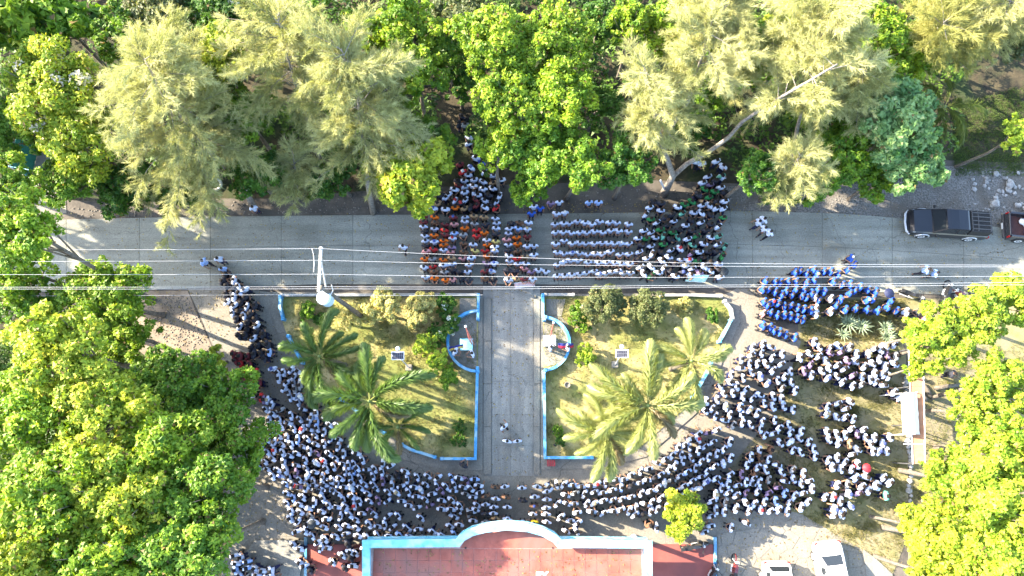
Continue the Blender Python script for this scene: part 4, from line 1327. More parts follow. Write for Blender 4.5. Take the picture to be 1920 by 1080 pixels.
def greenhouse(t, paint, xb0, xt0, xt1, xb1, zb, zt, wb, wt, win_split):
    """cabin: windscreen from xb0 (base) to xt0 (roof), roof to xt1, rear glass down to xb1"""
    g = MB()
    rings = [[(xb0, -wb, zb), (xb0 - .01, -wb, zb + .01), (xb0 - .01, wb, zb + .01), (xb0, wb, zb)],
             [(xt0, -wb * .98, zb), (xt0, -wt, zt - .05), (xt0, wt, zt - .05), (xt0, wb * .98, zb)],
             [(xt0 - .25, -wb * .98, zb), (xt0 - .25, -wt * .96, zt), (xt0 - .25, wt * .96, zt), (xt0 - .25, wb * .98, zb)],
             [((xt0 + xt1) / 2, -wb, zb), ((xt0 + xt1) / 2, -wt * .96, zt + .03), ((xt0 + xt1) / 2, wt * .96, zt + .03), ((xt0 + xt1) / 2, wb, zb)],
             [(xt1 + .12, -wb, zb), (xt1 + .12, -wt * .95, zt), (xt1 + .12, wt * .95, zt), (xt1 + .12, wb, zb)],
             [(xt1, -wb, zb), (xt1, -wt * .95, zt - .04), (xt1, wt * .95, zt - .04), (xt1, wb, zb)],
             [(xb1, -wb * .97, zb), (xb1 + .01, -wb * .97, zb + .01), (xb1 + .01, wb * .97, zb + .01), (xb1, wb * .97, zb)]]
    g.loft(rings); g.build("cabin", paint, t)
    w = MB(); k = .10
    def L(a, b, u): return tuple(a[i] + (b[i] - a[i]) * u for i in range(3))
    A, B = (xb0, -wb, zb), (xb0, wb, zb); C, D = (xt0, wt, zt - .05), (xt0, -wt, zt - .05)
    def inset(A, B, C, D, m1=.08, m2=.08):
        a = L(L(A, B, m1), L(D, C, m1), m2); b = L(L(A, B, 1 - m1), L(D, C, 1 - m1), m2)
        c = L(L(A, B, 1 - m1), L(D, C, 1 - m1), 1 - m2); d = L(L(A, B, m1), L(D, C, m1), 1 - m2)
        return a, b, c, d
    quad(w, *inset(A, B, C, D, .05, .10), off=.012); w.build("windscreen", m_glass, t)
    w = MB(); A, B = (xb1, wb * .97, zb), (xb1, -wb * .97, zb); C, D = (xt1, -wt * .95, zt - .04), (xt1, wt * .95, zt - .04)
    quad(w, *inset(A, B, C, D, .08, .10), off=.012); w.build("rear_window", m_glass, t)
    for s in (-1, 1):
        for (u0, u1) in win_split:
            w = MB()
            xa, xc = xt0 + (xt1 - xt0) * u0, xt0 + (xt1 - xt0) * u1
            xf = (xb0 - xt0) * .75 * (1 if u0 == 0 else 0)
            p = [(xa + xf, s * wb, zb), (xc, s * wb, zb), (xc, s * wt * .96, zt - .04), (xa, s * wt * .96, zt - .04)]
            if s < 0: p = [p[1], p[0], p[3], p[2]]
            quad(w, *inset(*p, .06, .14), off=.012); w.build("side_window", m_glass, t)


def pickup(px, py, head, paint, label, canopy=True):
    p = G(px, py, .0)
    t = empty("pickup_truck", (p.x, p.y, .06), head, label, "pickup")
    b = MB()
    S = [(2.55, .62, .42, .58, .66), (2.50, .78, .36, .70, .80), (2.30, .85, .32, .86, .96), (1.75, .89, .32, .94, 1.04), (1.15, .90, .32, .98, 1.10),
         (0.0, .90, .32, 1.0, 1.12), (-1.0, .90, .32, 1.0, 1.12), (-2.2, .90, .36, 1.0, 1.10), (-2.5, .88, .42, .98, 1.07), (-2.58, .80, .5, .9, 1.0)]
    if not canopy: S = [s for s in S if s[0] > -.5] + [(-.62, .90, .32, 1.0, 1.12)]
    b.loft([ring(*s) for s in S]); b.build("body", paint, t)
    if canopy:
        greenhouse(t, paint, 1.20, .50, -.95, -1.02, 1.10, 1.72, .82, .70, [(0, .48), (.54, 1.0)])
        c = MB(); c.loft([[(x, -.82, 1.09), (x, -.72 * k, 1.60), (x, .72 * k, 1.60), (x, .82, 1.09)] for x, k in ((-1.06, 1), (-1.8, 1.01), (-2.42, .98))]); c.build("bed_canopy", m_black, t)
        for y in (-.55, -.28, 0, .28, .55):
            r = MB(); r.tube([(-1.1, y, 1.70), (-2.35, y, 1.70)], .03, 6); r.build("rack_bar", m_darkmetal, t)
        for x in (-1.12, -1.5, -2.3):
            r = MB(); r.tube([(x, -.68, 1.62), (x, -.6, 1.68), (x, .6, 1.68), (x, .68, 1.62)], .028, 6); r.build("rack_crossbar", m_darkmetal, t)
        st_ = MB(); st_.lathe([(.16, 0), (.19, .015), (.16, .03)], (.35, .36, 1.05), 12, 'X'); st_.build("steering_wheel", m_black, t)
    else:
        greenhouse(t, paint, 1.20, .50, -.45, -.58, 1.10, 1.72, .82, .70, [(0, .9)])
        fl = MB(); fl.box((-1.62, 0, .62), (1.9, 1.5, .06)); fl.build("bed_floor", M("red_bed", (.05, .022, .019), (.085, .036, .03), scale=5, rough=.7), t)
        for s in (-1, 1):
            w = MB(); w.loft([[(x, s * .74, .36), (x, s * .74, 1.10), (x, s * .86, 1.12), (x, s * .90, 1.0), (x, s * .90, .36)] for x in (-.64, -1.6, -2.5)]); w.build("bed_side", paint, t)
        g = MB(); g.box((-2.54, 0, .80), (.09, 1.62, .56), bev=.03); g.build("tailgate", paint, t)
        g = MB(); g.box((-2.64, 0, .50), (.16, 1.7, .18), bev=.05); g.build("rear_bumper", paint, t)
    f = MB(); f.tube([(2.42, -.82, .55), (2.60, -.6, .52), (2.66, 0, .52), (2.60, .6, .52), (2.42, .82, .55)], .07, 6); f.build("front_bumper", m_metal, t)
    for s in (-1, 1):
        h = MB(); h.loft([[(2.28, s * .62, .82), (2.28, s * .80, .80), (2.24, s * .80, .93), (2.24, s * .62, .96)], [(2.46, s * .60, .70), (2.44, s * .76, .70), (2.34, s * .78, .88), (2.36, s * .60, .89)]]); h.build("headlight", M("lamp_glass", (.6, .62, .64), rough=.1), t)
        l = MB(); l.box((-2.56, s * .82, .85), (.08, .12, .3), bev=.02); l.build("tail_light", M("red_lamp", (.35, .01, .01), rough=.2), t)
        m_ = MB(); m_.box((1.0, s * 1.02, 1.14), (.12, .2, .16), bev=.03); m_.tube([(1.0, s * .88, 1.08), (1.0, s * .98, 1.12)], .03, 5); m_.build("mirror", m_black, t)
        for x in (1.55, -1.6): wheel(t, x, s * .80, .37, .25, s)
        a = MB()
        for x in (1.55, -1.6):
            pts = [(x + .45 * math.cos(R(k)), s * .905, .40 + .45 * math.sin(R(k))) for k in range(0, 181, 20)]
            a.tube(pts, .035, 5)
        a.build("wheel_arch", m_metal if canopy else m_black, t)
    pl = MB(); pl.box((-2.66 if canopy else -2.73, 0, .72 if canopy else .52), (.015, .42, .13)); pl.build("number_plate", m_white, t)
    return t


navy = car_paint("black_navy_paint", (.006, .007, .011), .3, .35)
p1 = pickup(1762, 426, R(176), navy, "dark navy pickup with rack over its rear, parked on the road", True)
p2 = pickup(1944, 436, R(-6) + math.pi * 0, car_paint("dark_grey_paint", (.03, .03, .033)), "dark pickup with open red-floored bed, cut by the right edge", False)
# cargo in the open bed
bedm = p2.matrix_basis
def cargo(name, me, off, label, cat):
    o = mobj(name, me, None, label=label, cat=cat)
    o.matrix_world = Matrix.Translation(p2.location) @ Matrix.Rotation(p2.rotation_euler.z, 4, 'Z') @ Matrix.Translation(off)
    return o
cb = MB(); cb.box((0, 0, .16), (.5, .42, .30), bev=.03); cb.box((0, 0, .34), (.54, .46, .06), bev=.02)
cargo("cooler_box", cb.mesh("cooler_box", M("cooler_blue", (.03, .12, .42), rough=.4)), (-1.15, -.3, .66), "blue cooler box in the open pickup bed", "box")
for k, (x, y) in enumerate(((-1.55, .35), (-1.3, .2), (-1.2, .5))):
    sk = MB(); rr = random.Random(k)
    sk.lathe([(.05, 0), (.20, .04), (.23, .14), (.16, .26), (.05, .34), (.08, .38)], (0, 0, 0), 9)
    cargo("sack", sk.mesh("sack", m_white, True), (x, y, .66), ("white tied sack in the pickup bed nearest the tailgate", "white tied sack in the middle of the pickup bed", "white tied sack against the pickup bed's far side")[k], "sack")


def sedan(px, py, head, label, name="white_car", L=4.4, hatch=False):
    p = G(px, py, 0)
    white = car_paint("white_car_paint", (.78, .78, .77), .2)
    t = empty("parked_car", (p.x, p.y, .06), head, label, "car")
    b = MB(); h = L / 2
    S = [(h, .58, .34, .5, .58), (h - .08, .74, .26, .60, .70), (h - .4, .82, .22, .72, .80), (h - 1.2, .86, .22, .80, .90), (0, .87, .22, .84, .95), (-h + 1.2, .87, .22, .86, .97),
         (-h + .35, .84, .26, .86, .98), (-h + .08, .78, .30, .80, .92), (-h, .66, .38, .62, .72)]
    b.loft([ring(*s) for s in S]); b.build("body", white, t)
    if hatch: greenhouse(t, white, h - 1.25, h - 1.95, -h + .5, -h + .22, .93, 1.48, .78, .62, [(0, .5), (.54, 1)])
    else: greenhouse(t, white, h - 1.25, h - 2.0, -h + 1.35, -h + .72, .93, 1.42, .78, .60, [(0, .5), (.54, 1)])
    for s in (-1, 1):
        l = MB(); l.box((-h + .09, s * .66, .78), (.16, .26, .15), bev=.04); l.build("tail_light", M("red_lamp", (.35, .01, .01), rough=.2), t)
        l = MB(); l.box((h - .2, s * .64, .66), (.3, .22, .12), bev=.04); l.build("headlight", M("lamp_glass", (.6, .62, .64), rough=.1), t)
        m_ = MB(); m_.box((h - 1.5, s * .97, .98), (.12, .18, .13), bev=.03); m_.tube([(h - 1.5, s * .82, .92), (h - 1.5, s * .92, .96)], .025, 5); m_.build("mirror", white, t)
        for x in (h - .82, -h + .85): wheel(t, x, s * .77, .31, .21, s)
    pl = MB(); pl.box((-h - .01, 0, .58), (.02, .45, .12)); pl.build("number_plate", m_white, t)
    return t


sedan(1553, 1082, R(-84), "white saloon car at the bottom edge, dark rear window showing")
sedan(1452, 1112, R(-90), "white hatchback at the bottom edge, left of the white saloon", L=3.9, hatch=True)


def motorbike(px, py, head, label, paint):
    p = G(px, py, .5)
    t = empty("motorcycle", (p.x, p.y, .05), head, label, "motorcycle", "parked motorcycles")
    tilt = Matrix.Rotation(R(9), 4, 'X')
    def put(o): o.matrix_local = tilt @ o.matrix_local; return o
    for x in (.62, -.58):
        w = MB()
        ringp = [(x + .27 * math.cos(2 * math.pi * k / 20), 0, .29 + .27 * math.sin(2 * math.pi * k / 20)) for k in range(21)]
        w.tube(ringp, .045, 6, cap=False)
        for k in range(6):
            a = k * math.pi / 3; w.tube([(x, 0, .29), (x + .25 * math.cos(a), 0, .29 + .25 * math.sin(a))], .012, 4)
        put(w.build("wheel", m_black, t))
        f = MB(); f.loft([[(x + .33 * math.cos(R(a)), -.06, .29 + .33 * math.sin(R(a))), (x + .35 * math.cos(R(a)), 0, .29 + .35 * math.sin(R(a))), (x + .33 * math.cos(R(a)), .06, .29 + .33 * math.sin(R(a)))] for a in range(20, 161, 20)])
        put(f.build("mudguard", paint, t))
    b = MB(); b.loft([[(x, -w, z0), (x, -w * .8, z1), (x, w * .8, z1), (x, w, z0)] for x, w, z0, z1 in ((.42, .05, .5, .72), (.25, .11, .45, .82), (.0, .13, .42, .80), (-.2, .11, .45, .74))]); put(b.build("fuel_tank", paint, t))
    s = MB(); s.loft([[(x, -w, z0), (x, -w, z1), (x, w, z1), (x, w, z0)] for x, w, z0, z1 in ((-.1, .09, .68, .76), (-.4, .14, .68, .77), (-.75, .11, .72, .82), (-.85, .06, .76, .84))]); put(s.build("seat", m_black, t))
    e = MB(); e.box((.05, 0, .33), (.42, .24, .26), bev=.04); put(e.build("engine", m_metal, t))
    k = MB(); k.tube([(.62, -.08, .29), (.42, -.08, .85)], .025, 6); k.tube([(.62, .08, .29), (.42, .08, .85)], .025, 6); put(k.build("fork", m_metal, t))
    h = MB(); h.tube([(.28, -.36, .95), (.38, -.18, .97), (.40, 0, .93), (.38, .18, .97), (.28, .36, .95)], .018, 6); put(h.build("handlebar", m_black, t))
    for sd in (-1, 1):
        m_ = MB(); m_.tube([(.36, sd * .22, .97), (.33, sd * .32, 1.12)], .01, 4); m_.lathe([(.01, -.01), (.06, 0), (.01, .01)], (.33, sd * .33, 1.14), 8, 'X'); put(m_.build("mirror", m_black, t))
    hl = MB(); hl.lathe([(.03, -.08), (.09, 0), (.08, .04)], (.50, 0, .84), 10, 'X'); put(hl.build("headlight", M("lamp_glass", (.6, .62, .64), rough=.1), t))
    ex = MB(); ex.tube([(.2, -.13, .25), (-.2, -.15, .22), (-.75, -.16, .30)], [.025, .03, .045], 6); put(ex.build("exhaust", m_metal, t))
    ks = MB(); ks.tube([(-.05, -.14, .28), (-.1, -.3, .02)], .015, 5); ks.build("kickstand", m_black, t)
    rk_ = MB(); rk_.box((-.82, 0, .86), (.26, .2, .03)); put(rk_.build("rear_rack", m_black, t))
blk = car_paint("black_paint", (.015, .015, .016)); redp = car_paint("dark_red_paint", (.12, .02, .02))
motorbike(1712, 552, R(-22), "black motorcycle nearest the blue-shirted group, standing alone", blk)
motorbike(1772, 548, R(70), "dark motorcycle, second from left of those below the road", blk)
motorbike(1800, 556, R(148), "dark motorcycle third in the row, partly under a lime tree", redp)
motorbike(1832, 562, R(110), "motorcycle at the row's end under the lime trees", blk)
motorbike(1302, 1021, R(8), "dark motorcycle under the round yellow-green tree on the red floor", blk)
motorbike(1332, 1077, R(60), "black motorcycle at the bottom edge beside the blue kerb", blk)
motorbike(1374, 1068, R(80), "motorcycle at the bottom edge left of the white hatchback", redp)

# ================================================================== solar garden lamps
def solar_lamp(px, py, bx, by, label):
    b = G(bx, by, .16)
    t = empty("solar_lamp", (b.x, b.y, .16), label=label, cat="lamp")
    tp = G(px, py, 3.0) - Vector((b.x, b.y, .16))
    c = MB(); c.box((0, 0, .2), (.42, .42, .4), bev=.04); c.build("base_block", m_stone, t)
    p = MB(); p.tube([(0, 0, .38), (tp.x * .96, tp.y * .96, tp.z - .12)], .04, 8); p.build("post", m_metal, t)
    rot = Matrix.Rotation(R(14), 3, 'X')
    f = MB(); f.box(tp, (.78, .52, .05), rot=rot); f.build("panel_frame", m_white, t)
    mcell = M("solar_cell", (.05, .05, .07), (.09, .09, .11), scale=6, rough=.2)
    for i in range(6):
        for j in range(2):
            q = MB(); q.box(tp + rot @ Vector((-.29 + i * .116, -.105 + j * .21, .027)), (.105, .2, .012), rot=rot); q.build("solar_cell", mcell, t)
    g = MB()
    cpt = G(px, py - 13, 2.9) - Vector((b.x, b.y, .16))
    g.lathe([(.02, -.15), (.10, -.11), (.145, -.03), (.145, .04), (.10, .11), (.02, .15)], cpt, 14); g.build("globe", m_white, t, smooth=True)
    a = MB(); a.tube([tp + Vector((0, 0, -.1)), cpt + Vector((0, 0, -.16))], .025, 6); a.build("bracket", m_metal, t)
solar_lamp(746, 667, 768, 690, "solar lamp with panel and white globe in the left garden")
solar_lamp(1166, 663, 1152, 684, "solar lamp with panel and white globe in the right garden")
# round stump planter
p = G(1063, 722, .16); mb = MB(); mb.lathe([(.16, 0), (.2, .25), (.2, .3), (.15, .3), (.14, .2)], (0, 0, 0), 14)
mb.build("round_planter", m_stone, loc=(p.x, p.y, .16), label="small round stone planter on the right garden's lawn", cat="planter")

# ================================================================== flag courts: podium, tripod pole
def podium(px, py, w, d, mat, label):
    p = G(px, py, .5)
    t = empty("podium", (p.x, p.y, .178), label=label, cat="podium")
    a = MB(); a.box((0, 0, .30), (w, d, .60), bev=.02); a.build("plinth", mat, t)
    a = MB(); a.box((0, 0, .63), (w + .1, d + .1, .06), bev=.015); a.build("top_slab", mat, t)
podium(875, 647, .72, .66, m_sky_cap, "pale blue podium block in the left flag court")
podium(1030, 640, .72, .60, m_white, "white podium block in the right flag court")
m_redpole = M("red_white_pole", (.55, .13, .09), (.62, .2, .15), scale=2, rough=.5)
def flagpole(bx, by, tx, ty, z, label, feet):
    b = G(bx, by, .8)
    t = empty("flagpole", (b.x, b.y, .83), label=label, cat="flagpole")
    tp = G(tx, ty, z) - Vector((b.x, b.y, .83))
    m_ = MB(); m_.tube([(0, 0, 0), tp], [.045, .03], 8); m_.build("pole", m_redpole, t)
    for f in feet:
        m_ = MB(); m_.tube([Vector((f[0], f[1], 0)), tp * .92], .025, 6); m_.build("stay", m_redpole, t)
    k = MB(); k.lathe([(.01, -.07), (.07, 0), (.01, .07)], tp, 10); k.build("finial", m_white, t)
flagpole(884, 645, 873, 612, 7.0, "red and white flagpole with stays on the pale blue podium", [(-.15, .15), (.18, -.05)])
flagpole(1030, 637, 1038, 605, 7.0, "red and white flagpole on the white podium", [(.12, .1)])

# cloth: flags and banners
def cloth(name, c, u, v, mat, label, cat, amp=.06, nx=14, ny=8, waves=2.0, trim=None):
    """c corner point, u and v edge vectors"""
    nrm = u.cross(v).normalized()
    o0 = Vector(c)
    t = empty(name, (o0.x, o0.y, o0.z), label=label, cat=cat)
    vs_, fs_ = [], []
    for i in range(nx + 1):
        for j in range(ny + 1):
            a, b = i / nx, j / ny
            vs_.append(u * a + v * b + nrm * amp * math.sin(a * waves * 2 * math.pi + b * 2.0) * (.4 + .6 * a))
    for i in range(nx):
        for j in range(ny):
            q = i * (ny + 1) + j; fs_.append((q, q + ny + 1, q + ny + 2, q + 1))
    mb = MB(); mb.add(vs_, fs_); ob = mb.build("cloth", mat[0] if isinstance(mat, tuple) else mat, t, smooth=True)
    if isinstance(mat, tuple):
        for mm in mat[1:]: ob.data.materials.append(mm)
        for k, f in enumerate(ob.data.polygons): f.material_index = min(len(mat) - 1, int((k % ny) / ny * len(mat)))
    so = ob.modifiers.new("thickness", 'SOLIDIFY'); so.thickness = .006
    if trim:
        r = MB(); P = [Vector(vs_[i]) for i in ([k * (ny + 1) for k in range(nx + 1)])]; r.tube(P, .02, 5)
        P = [Vector(vs_[k * (ny + 1) + ny]) for k in range(nx + 1)]; r.tube(P, .02, 5); r.build("hem", trim, t)
    return t
m_fb = M("flag_blue", (.02, .03, .16), rough=.8); m_fr = M("flag_red", (.42, .02, .05), rough=.8)
cloth("flag", G(868, 645, 1.35), G(842, 651, 1.25) - G(868, 645, 1.35), Vector((.02, -.22, -.18)), (m_fb, M("flag_yellow", (.5, .36, .08), rough=.8)), "dark blue folded flag held in the left flag court", "flag")
cloth("flag", G(1046, 644, 1.45), G(1075, 643, 1.4) - G(1046, 644, 1.45), Vector((.05, -.28, -.25)), (m_fb, m_fr), "blue and red folded flag held in the right flag court", "flag")
c0 = G(964, 531, 1.05); cloth("banner", c0, G(1002, 527, 1.05) - c0, Vector((.06, -.22, -.5)), M("white_red_banner", (.62, .55, .54), (.45, .12, .12), scale=2.2, rough=.7), "white and red banner held before the narrow road block", "banner", amp=.02, trim=m_white)
c0 = G(1292, 514, 1.25); cloth("banner", c0, G(1330, 516, 1.25) - c0, Vector((-.15, -.35, -.55)), M("mint_banner", (.30, .58, .46), (.55, .70, .72), scale=1.6, rough=.7), "mint green banner held before the green-shirted block", "banner", amp=.02, trim=m_white)

# red bench
p = G(1033, 868, .3); bt = empty("bench", (p.x, p.y, .11), label="small dark red slatted bench by the right garden's lower corner", cat="bench")
mred = M("red_bench_paint", (.22, .02, .025), (.30, .04, .04), scale=4, rough=.45)
for k in range(4):
    a = MB(); a.box((-.20 + k * .135, 0, .42), (.11, .40, .04), bev=.01); a.build("slat", mred, bt)
for x in (-.2, .2):
    for y in (-.15, .15):
        a = MB(); a.box((x, y, .2), (.05, .05, .40)); a.build("leg", mred, bt)

# umbrellas
def umbrella(px, py, col, label, r=.28, z=1.95, tilt=0.0):
    p = G(px, py, z)
    t = empty("umbrella", (p.x, p.y, 0.85), label=label, cat="umbrella")
    m_ = M("umbrella_" + label[:12].replace(" ", "_"), col, tuple(min(1, c * 1.25) for c in col), scale=4, rough=.6)
    h = z - .85
    for k in range(8):
        a0, a1 = k * math.pi / 4, (k + 1) * math.pi / 4
        mb = MB(); vs_ = []; fs_ = []
        for i in range(5):
            f = i / 4
            for a in (a0, (a0 + a1) / 2, a1):
                rr = r * f * (1 - (.05 * f if a not in (a0, a1) else 0)); vs_.append((rr * math.cos(a), rr * math.sin(a), h - .16 * f * f))
        for i in range(4):
            for j in range(2): q = i * 3 + j; fs_.append((q, q + 3, q + 4, q + 1))
        mb.add(vs_, fs_); mb.build("canopy_panel", m_, t)
    s = MB(); s.tube([(0, 0, 0), (0, 0, h + .05)], .012, 6); s.build("shaft", m_black, t)
umbrella(1628, 878, (.45, .02, .03), "bright red umbrella over the lower right lawn crowd")
umbrella(1360, 508, (.02, .025, .03), "black umbrella at the right corner of the green-shirted block")
umbrella(1670, 549, (.01, .015, .05), "navy umbrella beside the lone black motorcycle", r=.34)
umbrella(583, 984, (.015, .015, .02), "black umbrella in the lower left crowd near the porch")
# green netted court and its rail (left), tyre, logs, hose-thin pole
p = G(62, 285); q = empty("court_net", (p.x, p.y, 0), label="green net panel of the fenced court at the left edge", cat="net")
mb = MB(); a, b = G(80, 240, 0) - p, G(60, 335, 0) - p
wall_strip(mb, [a, b], .04, .05, 2.2); mb.build("net", M("green_net", (.02, .13, .10), (.03, .18, .14), scale=3, rough=.8), q)
mb = MB(); e = G(118, 345, 0) - p; mb.tube([(b.x, b.y, 2.25), (e.x, e.y, 2.25)], .03, 6); mb.build("rail", m_sky_cap, q)
for v in (a, b, e):
    mb = MB(); mb.tube([(v.x, v.y, 0), (v.x, v.y, 2.3)], .035, 6); mb.build("post", m_sky_cap, q)
slab("court_floor", [(30, 330), (55, 245), (120, 245), (125, 400), (30, 412)], -.2, .03, m_plaza, kind="structure")
p = G(403, 346, .1); mb = MB(); mb.tube([(.42 * math.cos(k * math.pi / 10), .42 * math.sin(k * math.pi / 10), 0) for k in range(21)], .10, 8, cap=False)
mb.build("tyre", m_white, loc=(p.x, p.y, .11), label="white painted tyre on the ground by the leaning casuarina", cat="tyre", smooth=True)
for k, (x0, y0, x1, y1, r_) in enumerate(((1728, 720, 1746, 745, .17), (1722, 735, 1738, 750, .15), (1752, 728, 1800, 722, .13))):
    a, b = G(x0, y0, .2), G(x1, y1, .2); mb = MB(); d = b - a
    mb.tube([Vector((0, 0, 0)), d * .5 + Vector((.02, .03, .03)), d], [r_, r_ * .95, r_ * .8], 9)
    mb.build("log", m_bark, loc=(a.x, a.y, .2), label=("thick grey log beside the white awning, upper of two", "thick grey log beside the white awning, lower of two", "long fallen trunk pointing right from the log pair")[k], cat="log", smooth=True)
a, b = G(1815, 797, 3.2), G(1806, 845, 0); mb = MB(); mb.tube([Vector((0, 0, 0)), a - b], [.06, .05], 8)
mb.build("white_post", m_white, loc=(b.x, b.y, 0), label="thin white leaning post among the lime trees at right", cat="post")
a, b = G(1238, 338, 1.6), G(1250, 364, .0); mb = MB(); mb.box((0, 0, 0), (.14, (a - b).length, .08), rot=(a - b).to_track_quat('Y', 'Z').to_matrix())
mb.build("board", m_metal, loc=tuple((a + b) / 2), label="pale board leaning against the forked casuarina's foot", cat="board")
# ================================================================== people
def skin_body(pose, sub):
    """One continuous body grown on a skeleton with the Skin modifier. Faces -y."""
    J = {}; E = []
    def j(n, co, r): J[n] = (Vector(co), r)
    j("pelvis", (0, 0, .90), (.135, .10)); j("waist", (0, .005, 1.03), (.125, .09)); j("chest", (0, 0, 1.22), (.155, .10)); j("neckb", (0, .012, 1.38), (.075, .06))
    j("neck", (0, .0, 1.44), (.05, .05)); j("jaw", (0, -.02, 1.50), (.07, .08)); j("head", (0, -.005, 1.575), (.088, .102)); j("crown", (0, .005, 1.645), (.055, .066))
    E += [("pelvis", "waist"), ("waist", "chest"), ("chest", "neckb"), ("neckb", "neck"), ("neck", "jaw"), ("jaw", "head"), ("head", "crown")]
    for s, side in ((1, "l"), (-1, "r")):
        el, wr, ha = pose["arm"](s)
        j("sh" + side, (.175 * s, .01, 1.345), (.062, .06)); j("el" + side, el, (.044, .044)); j("wr" + side, wr, (.03, .034)); j("ha" + side, ha, (.022, .04))
        kn, an, to = pose["leg"](s)
        j("hi" + side, (.085 * s, 0, .84), (.088, .09)); j("kn" + side, kn, (.058, .06)); j("an" + side, an, (.04, .042)); j("to" + side, to, (.042, .03))
        E += [("neckb", "sh" + side), ("sh" + side, "el" + side), ("el" + side, "wr" + side), ("wr" + side, "ha" + side),
              ("pelvis", "hi" + side), ("hi" + side, "kn" + side), ("kn" + side, "an" + side), ("an" + side, "to" + side)]
    names = list(J); ix = {n: i for i, n in enumerate(names)}
    me = bpy.data.meshes.new("skeleton"); me.from_pydata([J[n][0] for n in names], [(ix[a], ix[b]) for a, b in E], []); me.update()
    ob = bpy.data.objects.new("skeleton", me); COL.objects.link(ob)
    md = ob.modifiers.new("skin", 'SKIN'); md.use_smooth_shade = True
    sv = me.skin_vertices[0].data
    for i, n in enumerate(names): sv[i].radius = J[n][1]; sv[i].use_root = (n == "pelvis")
    if sub:
        sd = ob.modifiers.new("sub", 'SUBSURF'); sd.levels = sub; sd.render_levels = sub
    bpy.context.view_layer.update()
    ev = ob.evaluated_get(bpy.context.evaluated_depsgraph_get()); m2 = ev.to_mesh()
    V = np.array([v.co[:] for v in m2.vertices]); NN = np.array([v.normal[:] for v in m2.vertices]); F = [tuple(p.vertices) for p in m2.polygons]
    ev.to_mesh_clear(); bpy.data.objects.remove(ob); bpy.data.meshes.remove(me)
    # which bone each vertex belongs to
    seg = [(a, b) for a, b in E]
    D = np.zeros((len(V), len(seg)))
    U = np.zeros((len(V), len(seg)))
    for k, (a, b) in enumerate(seg):
        A = np.array(J[a][0]); Bv = np.array(J[b][0]) - A
        u = np.clip(((V - A) @ Bv) / (Bv @ Bv), 0, 1)
        D[:, k] = np.linalg.norm(V - (A + u[:, None] * Bv), axis=1) - (J[a][1][0] * (1 - u) + J[b][1][0] * u); U[:, k] = u
    K = D.argmin(1); u = U[np.arange(len(V)), K]
    reg = []
    for i in range(len(V)):
        a, b = seg[K[i]]
        if a in ("pelvis", "waist", "chest") and not b.startswith("hi"): reg.append("s" if V[i, 2] > .93 else "b")
        elif b.startswith("hi"): reg.append("t")
        elif a == "neckb" and b == "neck": reg.append("s" if u[i] < .35 else "k")
        elif a == "neckb": reg.append("s")
        elif a.startswith("sh"): reg.append("s" if u[i] < .72 else "k")
        elif a.startswith("hi"): reg.append("t")
        elif a.startswith("kn"): reg.append("t" if u[i] < .82 else "k")
        elif a.startswith("an"): reg.append("f")
        elif a in ("jaw", "head") or b == "crown":
            back = V[i, 1] > -.045; top = V[i, 2] > 1.585
            reg.append("h" if (top or (back and V[i, 2] > 1.50)) else "k")
        else: reg.append("k")
    return V, NN, F, np.array(reg), J


def shell(V, NN, F, reg, keys, off):
    keep = [f for f in F if sum(reg[i] in keys for i in f) >= max(1, len(f) - 1)]
    used = sorted({i for f in keep for i in f}); mp = {i: k for k, i in enumerate(used)}
    return V[used] + NN[used] * off, [tuple(mp[i] for i in f) for f in keep]


def arms_down(s): return (.235 * s, .03, 1.09), (.235 * s, -.05, .87), (.225 * s, -.08, .78)
def arms_clasp(s): return (.235 * s, .01, 1.10), (.11 * s, -.20, 1.00), (.035 * s, -.235, .98)
def arms_behind(s): return (.25 * s, .07, 1.10), (.12 * s, .15, .95), (.04 * s, .165, .92)
def arms_read(s): return (.23 * s, -.04, 1.10), (.13 * s, -.24, 1.14), (.08 * s, -.31, 1.18)
def arms_walk(s): return (.225 * s, .10 * s, 1.10), (.22 * s, .06 + .20 * s, .90) if s > 0 else (.22 * s, -.26, .95), (.215 * s, .20, .82) if s > 0 else (.21 * s, -.32, .90)
def arms_phone(s): return ((.27 * s, -.04, 1.14), (.20 * s, -.14, 1.36), (.14 * s, -.18, 1.45)) if s > 0 else arms_down(s)
def legs_stand(s): return (.095 * s, -.01, .48), (.10 * s, .02, .085), (.115 * s, -.13, .045)
def legs_walk(s): return (.09 * s, -.12 if s > 0 else .06, .50), (.09 * s, -.16 if s > 0 else .30, .09 if s > 0 else .16), (.095 * s, -.32 if s > 0 else .17, .05 if s > 0 else .05)
POSES = [dict(arm=arms_down, leg=legs_stand), dict(arm=arms_clasp, leg=legs_stand), dict(arm=arms_behind, leg=legs_stand),
         dict(arm=arms_read, leg=legs_stand), dict(arm=arms_walk, leg=legs_walk), dict(arm=arms_phone, leg=legs_stand)]


